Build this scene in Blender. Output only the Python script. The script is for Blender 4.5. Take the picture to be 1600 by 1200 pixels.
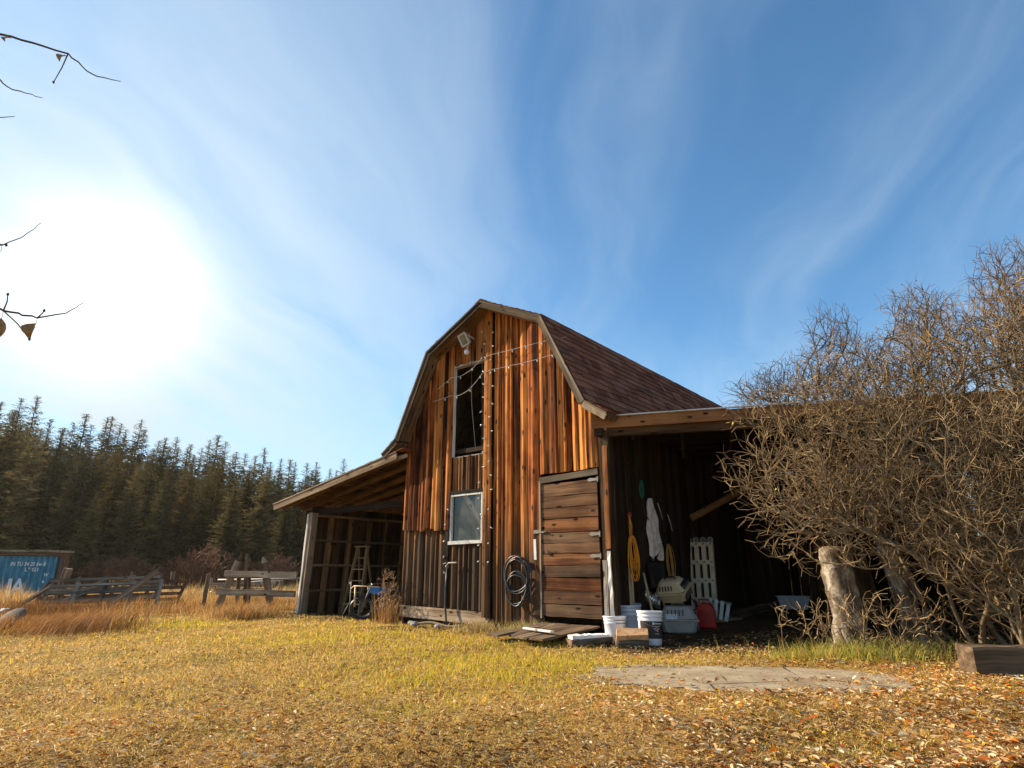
import bpy, math, random
import numpy as np
from mathutils import Vector, Matrix
R = math.radians
random.seed(7); rng = np.random.default_rng(7)
for o in list(bpy.data.objects): bpy.data.objects.remove(o)
SC = bpy.context.scene
COL = SC.collection

# ---------------- camera ----------------
CZ = 0.85
cd = bpy.data.cameras.new('camera'); cam = bpy.data.objects.new('camera', cd); COL.objects.link(cam)
cd.sensor_fit = 'HORIZONTAL'; cd.sensor_width = 36; cd.lens = 950/1600*36
cam.location = (0, 0, CZ); cam.rotation_euler = (R(90) + math.atan(293/950), 0, 0)
cd.clip_start = 0.05; cd.clip_end = 3000
SC.camera = cam

# ---------------- node helper ----------------
def N(nt, typ, ins=None, **props):
    n = nt.nodes.new('ShaderNode' + typ)
    for k, v in props.items(): setattr(n, k, v)
    for k, v in (ins or {}).items():
        s = n.inputs[k]
        if isinstance(v, bpy.types.NodeSocket): nt.links.new(v, s)
        else: s.default_value = v
    return n
def math_(nt, op, a, b=0.0, c=None, clamp=False):
    d = {0: a, 1: b}
    if c is not None: d[2] = c
    return N(nt, 'Math', d, operation=op, use_clamp=clamp).outputs[0]
def vmath(nt, op, a, b=(0, 0, 0)):
    n = N(nt, 'VectorMath', {0: a, 1: b}, operation=op)
    return n.outputs['Value'] if op in ('DOT_PRODUCT', 'LENGTH') else n.outputs[0]
def mix(nt, f, a, b, mode='MIX'):
    return N(nt, 'MixRGB', {0: f, 1: a, 2: b}, blend_type=mode).outputs[0]
def ramp(nt, f, stops, interp='LINEAR'):
    n = N(nt, 'ValToRGB', {0: f}); cr = n.color_ramp; cr.interpolation = interp
    while len(cr.elements) < len(stops): cr.elements.new(0.5)
    for e, (p, c) in zip(cr.elements, stops):
        e.position = p; e.color = (*c, 1) if len(c) == 3 else c
    return n.outputs[0]
def rangef(nt, v, a, b, c=0.0, d=1.0, smooth=True):
    return N(nt, 'MapRange', {0: v, 1: a, 2: b, 3: c, 4: d}, interpolation_type='SMOOTHSTEP' if smooth else 'LINEAR').outputs[0]
def noise(nt, vec, scale, detail=4, rough=0.55, dist=0.0):
    return N(nt, 'TexNoise', {'Vector': vec, 'Scale': scale, 'Detail': detail, 'Roughness': rough, 'Distortion': dist}).outputs[0]

# ---------------- light ----------------
SUN_AZ, SUN_EL = -68.0, 25.0      # degrees: azimuth from +Y towards +X, elevation
GLOW_AZ, GLOW_EL = -36.5, 21.5    # where the thin cloud is brightest
def dirv(az, el): return Vector((math.sin(R(az))*math.cos(R(el)), math.cos(R(az))*math.cos(R(el)), math.sin(R(el))))
sd = bpy.data.lights.new('sun', 'SUN'); sun = bpy.data.objects.new('sun', sd); COL.objects.link(sun)
sd.energy = 5.0; sd.angle = R(0.5); sd.color = (1.0, 0.84, 0.62)
sun.rotation_euler = dirv(SUN_AZ, SUN_EL).to_track_quat('Z', 'Y').to_euler()
SC.view_settings.view_transform = 'Standard'; SC.view_settings.look = 'None'
SC.view_settings.exposure = 1.0; SC.view_settings.gamma = 1.0

W = bpy.data.worlds.new('World'); SC.world = W; W.use_nodes = True
nt = W.node_tree; nt.nodes.clear()
sky = N(nt, 'TexSky', sky_type='NISHITA')
sky.sun_disc = False; sky.sun_elevation = R(SUN_EL); sky.sun_rotation = R(SUN_AZ)
sky.altitude = 900; sky.air_density = 1.0; sky.dust_density = 0.3; sky.ozone_density = 3.0
D = N(nt, 'TexCoord').outputs['Generated']
sep = N(nt, 'SeparateXYZ', {0: D})
zc = math_(nt, 'ADD', math_(nt, 'MAXIMUM', sep.outputs[2], 0.0), 0.10)
px_ = math_(nt, 'DIVIDE', sep.outputs[0], zc); py_ = math_(nt, 'DIVIDE', sep.outputs[1], zc)
P = N(nt, 'CombineXYZ', {0: px_, 1: py_, 2: 0.0}).outputs[0]
Pr = N(nt, 'VectorRotate', {'Vector': P, 'Angle': R(9)}, rotation_type='Z_AXIS').outputs[0]
wv = N(nt, 'TexNoise', {'Vector': P, 'Scale': 0.7, 'Detail': 3, 'Roughness': 0.5}).outputs['Color']
Pr = vmath(nt, 'ADD', Pr, vmath(nt, 'MULTIPLY', vmath(nt, 'SUBTRACT', wv, (0.5, 0.5, 0.5)), (0.9, 0.9, 0)))
P1 = vmath(nt, 'MULTIPLY', Pr, (1.3, 0.22, 1.0)); P2 = vmath(nt, 'MULTIPLY', Pr, (3.2, 0.75, 1.0))
n1 = noise(nt, P1, 0.9, 4, 0.5, 0.6); n2 = noise(nt, P2, 1.3, 7, 0.62, 0.6)
st = math_(nt, 'ADD', math_(nt, 'MULTIPLY', n1, 0.72), math_(nt, 'MULTIPLY', n2, 0.28))
streak = rangef(nt, st, 0.36, 0.66)
g = vmath(nt, 'DOT_PRODUCT', D, tuple(dirv(GLOW_AZ, GLOW_EL)))
ang = math_(nt, 'ARCCOSINE', math_(nt, 'MINIMUM', g, 0.99999))
core = math_(nt, 'POWER', rangef(nt, ang, 0.0, 0.23, 1.0, 0.0), 1.8)
halo = math_(nt, 'POWER', rangef(nt, ang, 0.0, 0.72, 1.0, 0.0), 2.0)
low = rangef(nt, sep.outputs[2], 0.0, 0.38, 1.0, 0.0)
blue = N(nt, 'HueSaturation', {'Saturation': 0.98, 'Value': 1.25, 'Color': sky.outputs[0]}).outputs[0]
blue = mix(nt, 1.0, blue, (0.66, 0.99, 1.06, 1), 'MULTIPLY')
veil = math_(nt, 'ADD', math_(nt, 'MULTIPLY', streak, math_(nt, 'ADD', 0.36, math_(nt, 'MULTIPLY', halo, 0.42))), math_(nt, 'MULTIPLY', halo, 0.42), clamp=True)
veil = math_(nt, 'ADD', veil, math_(nt, 'MULTIPLY', low, 0.34), clamp=True)
ccol = mix(nt, low, (4.7, 5.6, 6.2, 1), (4.0, 4.75, 5.1, 1))
c1 = mix(nt, veil, blue, ccol)
gl = math_(nt, 'MULTIPLY', core, math_(nt, 'ADD', 0.8, math_(nt, 'MULTIPLY', streak, 0.35)))
c2 = mix(nt, 1.0, c1, mix(nt, gl, (0, 0, 0, 1), (4.6, 4.1, 3.4, 1)), 'ADD')
bg = N(nt, 'Background', {0: c2, 1: 0.084})
nt.links.new(bg.outputs[0], N(nt, 'OutputWorld').inputs[0])

# ---------------- materials ----------------
MATS = {}
def newmat(name):
    m = bpy.data.materials.new(name); m.use_nodes = True
    nt = m.node_tree; b = nt.nodes['Principled BSDF']; b.inputs['Specular IOR Level'].default_value = 0.12
    MATS[name] = m
    return m, nt, b
def setc(nt, b, col): 
    if isinstance(col, bpy.types.NodeSocket): nt.links.new(col, b.inputs['Base Color'])
    else: b.inputs['Base Color'].default_value = (*col, 1)
def bump(nt, b, h, strength=0.4, dist=0.01):
    nb = N(nt, 'Bump', {'Strength': strength, 'Distance': dist, 'Height': h}); nt.links.new(nb.outputs[0], b.inputs['Normal'])

def wood(name, dark, mid, light, grey=(0.17, 0.145, 0.115), rough=0.85, knots=1.0, stain=None, gain=1.0, bs=0.6, greyamt=0.0):
    m, nt, b = newmat(name)
    g = N(nt, 'Attribute', attribute_name='grain').outputs['Vector']
    t = N(nt, 'SeparateColor', {0: N(nt, 'Attribute', attribute_name='tint').outputs['Color']})
    gs = N(nt, 'Mapping', {'Vector': g, 'Scale': (26, 26, 0.9)}).outputs[0]
    gb = N(nt, 'Mapping', {'Vector': g, 'Scale': (7, 7, 0.35)}).outputs[0]
    fine = noise(nt, gs, 2.2, 5, 0.65, 0.4); broad = noise(nt, gb, 1.6, 3, 0.5, 0.6)
    blot = noise(nt, g, 2.3, 3, 0.5)
    v = math_(nt, 'ADD', math_(nt, 'MULTIPLY', broad, 0.75), math_(nt, 'MULTIPLY', fine, 0.35))
    v = math_(nt, 'ADD', v, math_(nt, 'MULTIPLY', math_(nt, 'SUBTRACT', t.outputs[0], 0.5), 0.34))
    v = math_(nt, 'ADD', v, math_(nt, 'MULTIPLY', math_(nt, 'SUBTRACT', blot, 0.5), 0.35))
    c = ramp(nt, v, [(0.34, dark), (0.55, mid), (0.84, light)])
    # weathered grey by board tone and blotches
    gf = math_(nt, 'ADD', math_(nt, 'MULTIPLY', t.outputs[1], 0.95), greyamt, clamp=True)
    gcol = ramp(nt, v, [(0.25, tuple(x*0.30 for x in grey)), (0.55, grey), (0.85, tuple(min(1, x*2.0) for x in grey))])
    gf2 = math_(nt, 'MULTIPLY', gf, rangef(nt, blot, 0.25, 0.5, 0.75, 1.0), clamp=True)
    c = mix(nt, gf2, c, gcol)
    # dark checks along the grain
    chk = N(nt, 'Mapping', {'Vector': g, 'Scale': (60, 60, 0.8)}).outputs[0]
    ck = rangef(nt, noise(nt, chk, 1.5, 2, 0.5, 0.2), 0.64, 0.72)
    c = mix(nt, math_(nt, 'MULTIPLY', ck, 0.7), c, tuple(x*0.3 for x in dark) + (1,))
    if knots:
        kv = N(nt, 'Mapping', {'Vector': g, 'Scale': (7.5, 7.5, 3.2)}).outputs[0]
        vo = N(nt, 'TexVoronoi', {'Vector': kv, 'Scale': 1.0, 'Randomness': 1.0})
        kd = math_(nt, 'ADD', vo.outputs['Distance'], math_(nt, 'MULTIPLY', math_(nt, 'SUBTRACT', fine, 0.5), 0.12))
        k = rangef(nt, kd, 0.10, 0.20, 1.0, 0.0)
        c = mix(nt, math_(nt, 'MULTIPLY', k, 0.92*knots), c, tuple(x*0.35 for x in dark) + (1,))
    if stain:
        sk = noise(nt, N(nt, 'Mapping', {'Vector': g, 'Scale': (9, 9, 0.55)}).outputs[0], 1.0, 4, 0.6, 0.3)
        c = mix(nt, rangef(nt, sk, 0.48, 0.64, 0, 0.76), c, (0.022, 0.010, 0.005, 1))   # rain-splash weathering: old boards go grey-brown near the ground
        oz = N(nt, 'SeparateXYZ', {0: N(nt, 'TexCoord').outputs['Object']}).outputs[2]
        f = rangef(nt, math_(nt, 'ADD', oz, math_(nt, 'MULTIPLY', math_(nt, 'SUBTRACT', broad, 0.5), 1.6)), stain[0], stain[1], 1.0, 0.0)
        c = mix(nt, math_(nt, 'MULTIPLY', f, 0.88), c, mix(nt, broad, (0.012, 0.007, 0.004, 1), (0.11, 0.068, 0.038, 1)))
    c = mix(nt, 1.0, c, N(nt, 'CombineColor', {0: math_(nt, 'MULTIPLY', t.outputs[2], 2*gain), 1: math_(nt, 'MULTIPLY', t.outputs[2], 2*gain), 2: math_(nt, 'MULTIPLY', t.outputs[2], 2*gain)}).outputs[0], 'MULTIPLY')
    setc(nt, b, c); b.inputs['Roughness'].default_value = rough
    h = math_(nt, 'SUBTRACT', math_(nt, 'ADD', fine, math_(nt, 'MULTIPLY', broad, 0.6)), math_(nt, 'MULTIPLY', ck, 1.2))
    bump(nt, b, h, bs, 0.006)
    return m
wood('siding', (0.026, 0.006, 0.002), (0.27, 0.068, 0.012), (0.70, 0.27, 0.06), grey=(0.12, 0.066, 0.032), stain=(0.8, 2.1))
wood('door_wood', (0.018, 0.006, 0.003), (0.085, 0.026, 0.009), (0.27, 0.115, 0.042), grey=(0.13, 0.082, 0.048))
wood('grey_wood', (0.035, 0.018, 0.008), (0.14, 0.085, 0.045), (0.36, 0.26, 0.17), grey=(0.16, 0.125, 0.09))
wood('pale_wood', (0.10, 0.065, 0.035), (0.30, 0.22, 0.14), (0.62, 0.54, 0.43), grey=(0.36, 0.34, 0.32))
wood('shade_dark_wood', (0.008, 0.004, 0.002), (0.026, 0.013, 0.007), (0.065, 0.036, 0.018), grey=(0.035, 0.026, 0.018))  # near-black tones put the deep indoor shade into the wood colour
wood('rafter_wood', (0.020, 0.008, 0.003), (0.075, 0.034, 0.013), (0.20, 0.105, 0.045), grey=(0.075, 0.058, 0.04))
wood('fresh_wood', (0.22, 0.10, 0.045), (0.46, 0.24, 0.11), (0.66, 0.42, 0.23), knots=0.3)
wood('ladder_wood', (0.16, 0.09, 0.04), (0.38, 0.25, 0.12), (0.58, 0.43, 0.25), knots=0.3)
wood('bark', (0.02, 0.014, 0.009), (0.08, 0.055, 0.035), (0.22, 0.18, 0.14), knots=0.0, bs=1.0)

def simple(name, col, rough=0.6, metal=0.0, spec=0.3, var=0.25, scale=12, dirt=None, bmp=0.0, detail=4):
    m, nt, b = newmat(name)
    co = N(nt, 'TexCoord').outputs['Object']
    n = noise(nt, co, scale, detail, 0.6)
    lo = tuple(c*(1-var) for c in col); hi = tuple(min(1, c*(1+var)) for c in col)
    c = ramp(nt, n, [(0.3, lo), (0.7, hi)])
    if dirt:
        n2 = noise(nt, co, scale*0.45, 5, 0.65, 0.6)
        c = mix(nt, rangef(nt, n2, 0.5, 0.68, 0, 0.8), c, (*dirt, 1))
    setc(nt, b, c); b.inputs['Roughness'].default_value = rough; b.inputs['Metallic'].default_value = metal
    b.inputs['Specular IOR Level'].default_value = spec
    if bmp: bump(nt, b, n, bmp, 0.01)
    return m
simple('white_plastic', (0.74, 0.75, 0.78), 0.42, dirt=(0.42, 0.40, 0.37), spec=0.5, var=0.06, scale=5)
simple('grey_plastic', (0.50, 0.56, 0.66), 0.45, dirt=(0.22, 0.23, 0.25), spec=0.5, var=0.08, scale=5)
simple('black_plastic', (0.014, 0.014, 0.015), 0.5, var=0.3)
simple('label_black', (0.03, 0.03, 0.032), 0.4, var=0.3, scale=6, dirt=(0.10, 0.10, 0.10))
simple('ink_white', (0.7, 0.7, 0.7), 0.6, var=0.1)
simple('ink_pink', (0.50, 0.33, 0.40), 0.6, var=0.1)
simple('ink_dark', (0.06, 0.05, 0.05), 0.6, var=0.1)
simple('beige_plastic', (0.56, 0.42, 0.24), 0.5, dirt=(0.30, 0.23, 0.14), var=0.08, scale=4)
simple('grey_beige_plastic', (0.36, 0.33, 0.29), 0.5, dirt=(0.22, 0.19, 0.16), var=0.08, scale=4)
simple('red_plastic', (0.40, 0.018, 0.012), 0.4, var=0.2, scale=6, dirt=(0.12, 0.02, 0.01))
simple('orange_cord', (0.85, 0.34, 0.03), 0.5, var=0.2)
simple('yellow_cord', (0.48, 0.27, 0.06), 0.6, var=0.3)
simple('cloth', (0.66, 0.60, 0.56), 0.9, var=0.12, scale=20, dirt=(0.4, 0.34, 0.3))
simple('aluminium', (0.55, 0.42, 0.26), 0.5, metal=0.2, dirt=(0.28, 0.24, 0.19), var=0.12, scale=14)
simple('dark_metal', (0.05, 0.045, 0.04), 0.45, metal=0.6, dirt=(0.09, 0.045, 0.02), scale=30)
simple('bright_metal', (0.55, 0.55, 0.54), 0.3, metal=0.9, dirt=(0.2, 0.14, 0.09), scale=25)
simple('worn_metal', (0.22, 0.20, 0.17), 0.6, metal=0.3, dirt=(0.13, 0.08, 0.05), scale=15)
simple('black_rubber', (0.022, 0.023, 0.025), 0.38, var=0.3, spec=0.5)
simple('blue_paint', (0.02, 0.20, 0.62), 0.35, var=0.15, scale=8, spec=0.5)
simple('lamp_beige', (0.52, 0.49, 0.43), 0.5, var=0.08)
simple('green_cloth', (0.02, 0.13, 0.09), 0.8, var=0.2)
simple('white_rim', (0.66, 0.65, 0.60), 0.6, var=0.15, scale=6, dirt=(0.36, 0.33, 0.27))
simple('rust', (0.14, 0.06, 0.03), 0.85, var=0.4, scale=8, dirt=(0.05, 0.03, 0.02))
simple('stone', (0.30, 0.28, 0.25), 0.9, var=0.4, scale=14, bmp=0.6)
simple('hull_brown', (0.055, 0.032, 0.02), 0.8, var=0.35, scale=6, dirt=(0.12, 0.08, 0.05))
simple('interior', (0.030, 0.020, 0.013), 0.95, var=0.3)
simple('bulb_clear', (0.62, 0.62, 0.60), 0.12, var=0.05, spec=0.8)
simple('cable_green', (0.06, 0.07, 0.055), 0.5, var=0.2)
simple('dry_leaf', (0.30, 0.15, 0.05), 0.7, var=0.35, scale=30)
simple('dark_twig', (0.045, 0.03, 0.022), 0.8, var=0.3, scale=30)
simple('red_cord', (0.5, 0.06, 0.03), 0.5)
simple('white_paint_wood', (0.60, 0.60, 0.57), 0.7, var=0.12, scale=20, dirt=(0.28, 0.24, 0.19))

def concrete():
    m, nt, b = newmat('concrete')
    co = N(nt, 'TexCoord').outputs['Object']
    n = noise(nt, co, 3.0, 6, 0.6); n2 = noise(nt, co, 40, 4, 0.6); n3 = noise(nt, co, 1.1, 5, 0.7, 1.0)
    c = ramp(nt, n, [(0.3, (0.28, 0.20, 0.12)), (0.7, (0.54, 0.43, 0.28))])
    c = mix(nt, math_(nt, 'MULTIPLY', n2, 0.35), c, (0.20, 0.17, 0.13, 1))
    c = mix(nt, rangef(nt, n3, 0.52, 0.62, 0, 0.75), c, (0.22, 0.15, 0.08, 1))
    cr = N(nt, 'TexVoronoi', {'Vector': N(nt, 'Mapping', {'Vector': co, 'Scale': (0.8, 1.1, 1)}).outputs[0], 'Scale': 1.0}, feature='DISTANCE_TO_EDGE').outputs[0]
    crk = rangef(nt, math_(nt, 'ADD', cr, math_(nt, 'MULTIPLY', math_(nt, 'SUBTRACT', n, 0.5), 0.05)), 0.002, 0.010, 1.0, 0.0)
    c = mix(nt, math_(nt, 'MULTIPLY', crk, 0.8), c, (0.05, 0.035, 0.02, 1))
    setc(nt, b, c); b.inputs['Roughness'].default_value = 0.9
    bump(nt, b, math_(nt, 'SUBTRACT', n2, crk), 0.5, 0.01)
concrete()

def shingle():
    m, nt, b = newmat('shingle')
    t = N(nt, 'SeparateColor', {0: N(nt, 'Attribute', attribute_name='tint').outputs['Color']})
    co = N(nt, 'TexCoord').outputs['Object']
    n = noise(nt, co, 120, 3, 0.6); n2 = noise(nt, co, 1.4, 4, 0.6)
    v = math_(nt, 'ADD', math_(nt, 'MULTIPLY', t.outputs[0], 0.5), math_(nt, 'MULTIPLY', n, 0.5))
    c = ramp(nt, v, [(0.2, (0.085, 0.028, 0.015)), (0.55, (0.19, 0.066, 0.036)), (0.85, (0.30, 0.12, 0.07))])
    c = mix(nt, rangef(nt, n2, 0.5, 0.75, 0, 0.45), c, (0.10, 0.075, 0.05, 1))
    setc(nt, b, c); b.inputs['Roughness'].default_value = 0.95; bump(nt, b, n, 0.6, 0.004)
shingle()

def attr_mat(name, rough=0.8, trans=0.3, spec=0.15):
    m, nt, b = newmat(name)
    c = N(nt, 'Attribute', attribute_name='tint').outputs['Color']
    nt.links.new(c, b.inputs['Base Color']); b.inputs['Roughness'].default_value = rough
    b.inputs['Specular IOR Level'].default_value = spec
    if trans:
        tr = N(nt, 'BsdfTranslucent', {0: c}); ms = N(nt, 'MixShader', {0: trans, 1: b.outputs[0], 2: tr.outputs[0]})
        nt.links.new(ms.outputs[0], nt.nodes['Material Output'].inputs[0])
    return m
attr_mat('grass', 0.7, 0.4); attr_mat('leaves', 0.65, 0.25); attr_mat('twigs', 0.75, 0.0); attr_mat('weed', 0.7, 0.35)

def needles(name, stops):
    m, nt, b = newmat(name)
    t = N(nt, 'SeparateColor', {0: N(nt, 'Attribute', attribute_name='tint').outputs['Color']})
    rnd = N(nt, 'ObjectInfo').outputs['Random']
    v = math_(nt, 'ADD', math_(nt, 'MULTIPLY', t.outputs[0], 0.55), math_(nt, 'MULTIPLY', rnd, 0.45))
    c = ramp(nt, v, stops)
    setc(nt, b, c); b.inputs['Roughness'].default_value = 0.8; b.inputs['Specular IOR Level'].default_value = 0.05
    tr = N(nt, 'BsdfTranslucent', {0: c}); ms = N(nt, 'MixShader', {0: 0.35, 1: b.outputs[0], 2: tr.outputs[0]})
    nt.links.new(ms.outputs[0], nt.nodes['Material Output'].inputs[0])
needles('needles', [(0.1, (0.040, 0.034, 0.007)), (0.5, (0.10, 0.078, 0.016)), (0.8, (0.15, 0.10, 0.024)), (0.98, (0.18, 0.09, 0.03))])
needles('needles_pale', [(0.1, (0.055, 0.05, 0.018)), (0.5, (0.14, 0.118, 0.044)), (0.8, (0.22, 0.17, 0.068)), (0.98, (0.26, 0.155, 0.07))])

def dusty_glass():
    m, nt, b = newmat('dusty_glass')
    co = N(nt, 'TexCoord').outputs['Object']
    n = noise(nt, co, 4.0, 5, 0.65, 0.5)
    gl = N(nt, 'BsdfGlossy', {'Color': (0.9, 0.9, 0.9, 1), 'Roughness': 0.06}); tp = N(nt, 'BsdfTransparent', {0: (0.85, 0.88, 0.86, 1)})
    df = N(nt, 'BsdfDiffuse', {0: (0.30, 0.29, 0.25, 1)})
    fr = N(nt, 'Fresnel', {0: 1.5}).outputs[0]
    a = N(nt, 'MixShader', {0: fr, 1: tp.outputs[0], 2: gl.outputs[0]})
    s = N(nt, 'MixShader', {0: rangef(nt, n, 0.35, 0.75, 0.07, 0.30), 1: a.outputs[0], 2: df.outputs[0]})
    nt.links.new(s.outputs[0], nt.nodes['Material Output'].inputs[0])
dusty_glass()

def container_mat():
    m, nt, b = newmat('container_blue')
    co = N(nt, 'TexCoord').outputs['Object']
    n = noise(nt, co, 1.6, 6, 0.6); n2 = noise(nt, N(nt, 'Mapping', {'Vector': co, 'Scale': (6, 6, 0.8)}).outputs[0], 1.2, 5, 0.65)
    c = ramp(nt, n, [(0.3, (0.05, 0.17, 0.24)), (0.7, (0.10, 0.29, 0.38))])
    c = mix(nt, rangef(nt, n2, 0.60, 0.72, 0, 0.7), c, (0.08, 0.045, 0.03, 1))
    setc(nt, b, c); b.inputs['Roughness'].default_value = 0.6
container_mat()

def trunkbark():
    m, nt, b = newmat('old_bark')
    co = N(nt, 'TexCoord').outputs['Object']
    n = noise(nt, N(nt, 'Mapping', {'Vector': co, 'Scale': (1, 1, 0.45)}).outputs[0], 9, 6, 0.7, 0.8); n2 = noise(nt, co, 3, 4, 0.6, 0.8)
    rg = noise(nt, N(nt, 'Mapping', {'Vector': co, 'Scale': (1, 1, 14)}).outputs[0], 1.2, 3, 0.5)
    c = ramp(nt, n, [(0.32, (0.035, 0.025, 0.016)), (0.5, (0.17, 0.13, 0.09)), (0.66, (0.50, 0.44, 0.36))])
    c = mix(nt, rangef(nt, n2, 0.5, 0.64, 0, 0.7), c, (0.11, 0.075, 0.04, 1))
    c = mix(nt, rangef(nt, rg, 0.62, 0.70, 0, 0.5), c, (0.05, 0.035, 0.025, 1))
    setc(nt, b, c); b.inputs['Roughness'].default_value = 0.9; bump(nt, b, n, 0.9, 0.02)
trunkbark()

# ---------------- terrain ----------------
def sstep(x, a, b):
    t = np.clip((np.asarray(x, float)-a)/(b-a), 0, 1); return t*t*(3-2*t)
def gz(x, y):
    x = np.asarray(x, float); y = np.asarray(y, float)
    z = -0.8*sstep(y, 15, 36) + 0.75*sstep(y, 45, 80)
    hill = np.clip(y-92, 0, 240); z = z + hill*0.085*(1+0.25*np.sin(x*0.013+1.0))
    z = z + 0.12*sstep(y, 9.2, 10.6)*sstep(x-0.62*(y-8.9), 1.6, 2.4)*sstep(x, 1.5, 2.5)*(1-sstep(y, 17, 20))
    near = 1 - sstep(y, 25, 60)
    b = 0.012*np.sin(x*2.1+y*1.3)+0.010*np.sin(x*-3.7+y*2.9+1)+0.006*np.sin(x*7.9+y*5.1)+0.02*np.sin(x*0.8-y*0.6+2)
    b = b*(1-np.exp(-((x-1.9)/1.9)**4-((y-5.7)/1.1)**4))
    return z + b*near - 0.02*near
def gh(x, y): return float(gz(x, y))
# ---------------- mesh builder ----------------
class MB:
    def __init__(s): s.v = []; s.f = []; s.g = []; s.c = []; s.m = []
    def add(s, vs, fs, gs=None, tint=None, mi=0):
        k = len(s.v); s.v += [tuple(v) for v in vs]
        s.g += [tuple(x) for x in (gs or vs)]
        s.f += [tuple(i+k for i in f) for f in fs]
        t = tint or (random.random(), 0.0, 0.5)
        s.c += [t]*len(fs); s.m += [mi]*len(fs)
    def board(s, p0, p1, w, t, side=(1, 0, 0), seg=1, jit=0.0, tone=0.0, br=0.5, tint=None, w1=None, t1=None, mi=0):
        p0 = Vector(p0); p1 = Vector(p1); d = p1-p0; L = d.length; dn = d.normalized()
        sd = Vector(side); sd = (sd - dn*sd.dot(dn)).normalized(); th = dn.cross(sd).normalized()
        w1 = w if w1 is None else w1; t1 = t if t1 is None else t1
        off = Vector((random.uniform(-50, 50), random.uniform(-50, 50), random.uniform(-50, 50)))
        vs, gs, fs = [], [], []
        for i in range(seg+1):
            a = i/seg; q = p0 + d*a; ww = w+(w1-w)*a; tt = t+(t1-t)*a
            for (u, v) in ((-1, -1), (1, -1), (1, 1), (-1, 1)):
                jj = random.uniform(-jit, jit); kk = random.uniform(-jit, jit)
                vs.append(q + sd*(u*ww/2+jj) + th*(v*tt/2+kk))
                gs.append(Vector((u*ww/2, v*tt/2, a*L)) + off)
        for i in range(seg):
            b = 4*i
            for j in range(4): fs.append((b+j, b+(j+1) % 4, b+4+(j+1) % 4, b+4+j))
        fs.append((3, 2, 1, 0)); b = 4*seg; fs.append((b, b+1, b+2, b+3))
        s.add(vs, fs, gs, tint or (random.random(), tone, br*random.uniform(0.82, 1.18)), mi)
    def box(s, c, size, rot=None, tint=None, mi=0):
        c = Vector(c); M = rot or Matrix.Identity(3); sx, sy, sz = size
        ax = max(range(3), key=lambda i: size[i]); d = Vector([0, 0, 0]); d[ax] = size[ax]/2
        o = [i for i in range(3) if i != ax]; sv = Vector([0, 0, 0]); sv[o[0]] = 1
        s.board(c - M @ d, c + M @ d, size[o[0]], size[o[1]], M @ sv, tint=tint, mi=mi)
    def tube(s, pts, r, n=8, caps=True, tint=None, mi=0, closed=False):
        pts = [Vector(p) for p in pts]; rs = r if isinstance(r, (list, tuple)) else [r]*len(pts)
        vs, gs, fs = [], [], []; off = random.uniform(-50, 50); L = 0
        prev = None
        for i, p in enumerate(pts):
            if closed: t = pts[(i+1) % len(pts)] - pts[i-1]
            else: t = (pts[min(i+1, len(pts)-1)] - pts[max(i-1, 0)])
            t = t.normalized() if t.length > 1e-9 else Vector((0, 0, 1))
            if prev is None:
                a = Vector((0, 0, 1)) if abs(t.z) < 0.9 else Vector((1, 0, 0)); u = t.cross(a).normalized()
            else: u = (prev - t*prev.dot(t)).normalized()
            prev = u; w = t.cross(u)
            if i: L += (pts[i]-pts[i-1]).length
            for k in range(n):
                a = 2*math.pi*k/n; vs.append(p + (u*math.cos(a)+w*math.sin(a))*rs[i]); gs.append((off+a*rs[i]*1.0, off, L+off))
        m = len(pts)
        for i in range(m if closed else m-1):
            j = (i+1) % m
            for k in range(n): fs.append((i*n+k, i*n+(k+1) % n, j*n+(k+1) % n, j*n+k))
        if caps and not closed:
            fs.append(tuple(reversed(range(n)))); fs.append(tuple((m-1)*n+k for k in range(n)))
        s.add(vs, fs, gs, tint, mi)
    def lathe(s, prof, n=28, c=(0, 0, 0), M=None, tint=None, mi=0, wob=0.0):
        vs, fs = [], []; M = M or Matrix.Identity(3); c = Vector(c)
        for (r, z) in prof:
            for k in range(n):
                a = 2*math.pi*k/n; rr = r*(1+wob*math.sin(3*a+z*9)+wob*0.7*math.sin(7*a+z*21))
                vs.append(c + M @ Vector((rr*math.cos(a), rr*math.sin(a), z)))
        for i in range(len(prof)-1):
            for k in range(n): fs.append((i*n+k, i*n+(k+1) % n, (i+1)*n+(k+1) % n, (i+1)*n+k))
        if prof[0][0] > 1e-4: fs.append(tuple(reversed(range(n))))
        if prof[-1][0] > 1e-4: fs.append(tuple((len(prof)-1)*n+k for k in range(n)))
        s.add(vs, fs, None, tint, mi)
    def hexa(s, p, tint=None, mi=0, tone=0.0, br=0.5):   # 8 corners: bottom ring then top ring
        p = [Vector(q) for q in p]; off = Vector([random.uniform(-50, 50) for _ in range(3)])
        s.add(p, [(3, 2, 1, 0), (4, 5, 6, 7), (0, 1, 5, 4), (1, 2, 6, 5), (2, 3, 7, 6), (3, 0, 4, 7)], [q+off for q in p], tint or (random.random(), tone, br), mi)
    def build(s, name, mats, parent=None, smooth=False):
        me = bpy.data.meshes.new(name); me.from_pydata(s.v, [], s.f)
        for m in (mats if isinstance(mats, (list, tuple)) else [mats]): me.materials.append(MATS[m])
        a = me.attributes.new('grain', 'FLOAT_VECTOR', 'POINT'); a.data.foreach_set('vector', np.array(s.g, 'f').ravel())
        c = np.ones((len(s.f), 4), 'f'); c[:, :3] = np.array(s.c, 'f'); a = me.attributes.new('tint', 'FLOAT_COLOR', 'FACE'); 
        a.data.foreach_set('color', c.ravel())
        me.polygons.foreach_set('material_index', np.array(s.m, 'i'))
        if smooth: me.polygons.foreach_set('use_smooth', np.ones(len(s.f), bool))
        me.update()
        o = bpy.data.objects.new(name, me); COL.objects.link(o)
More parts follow.
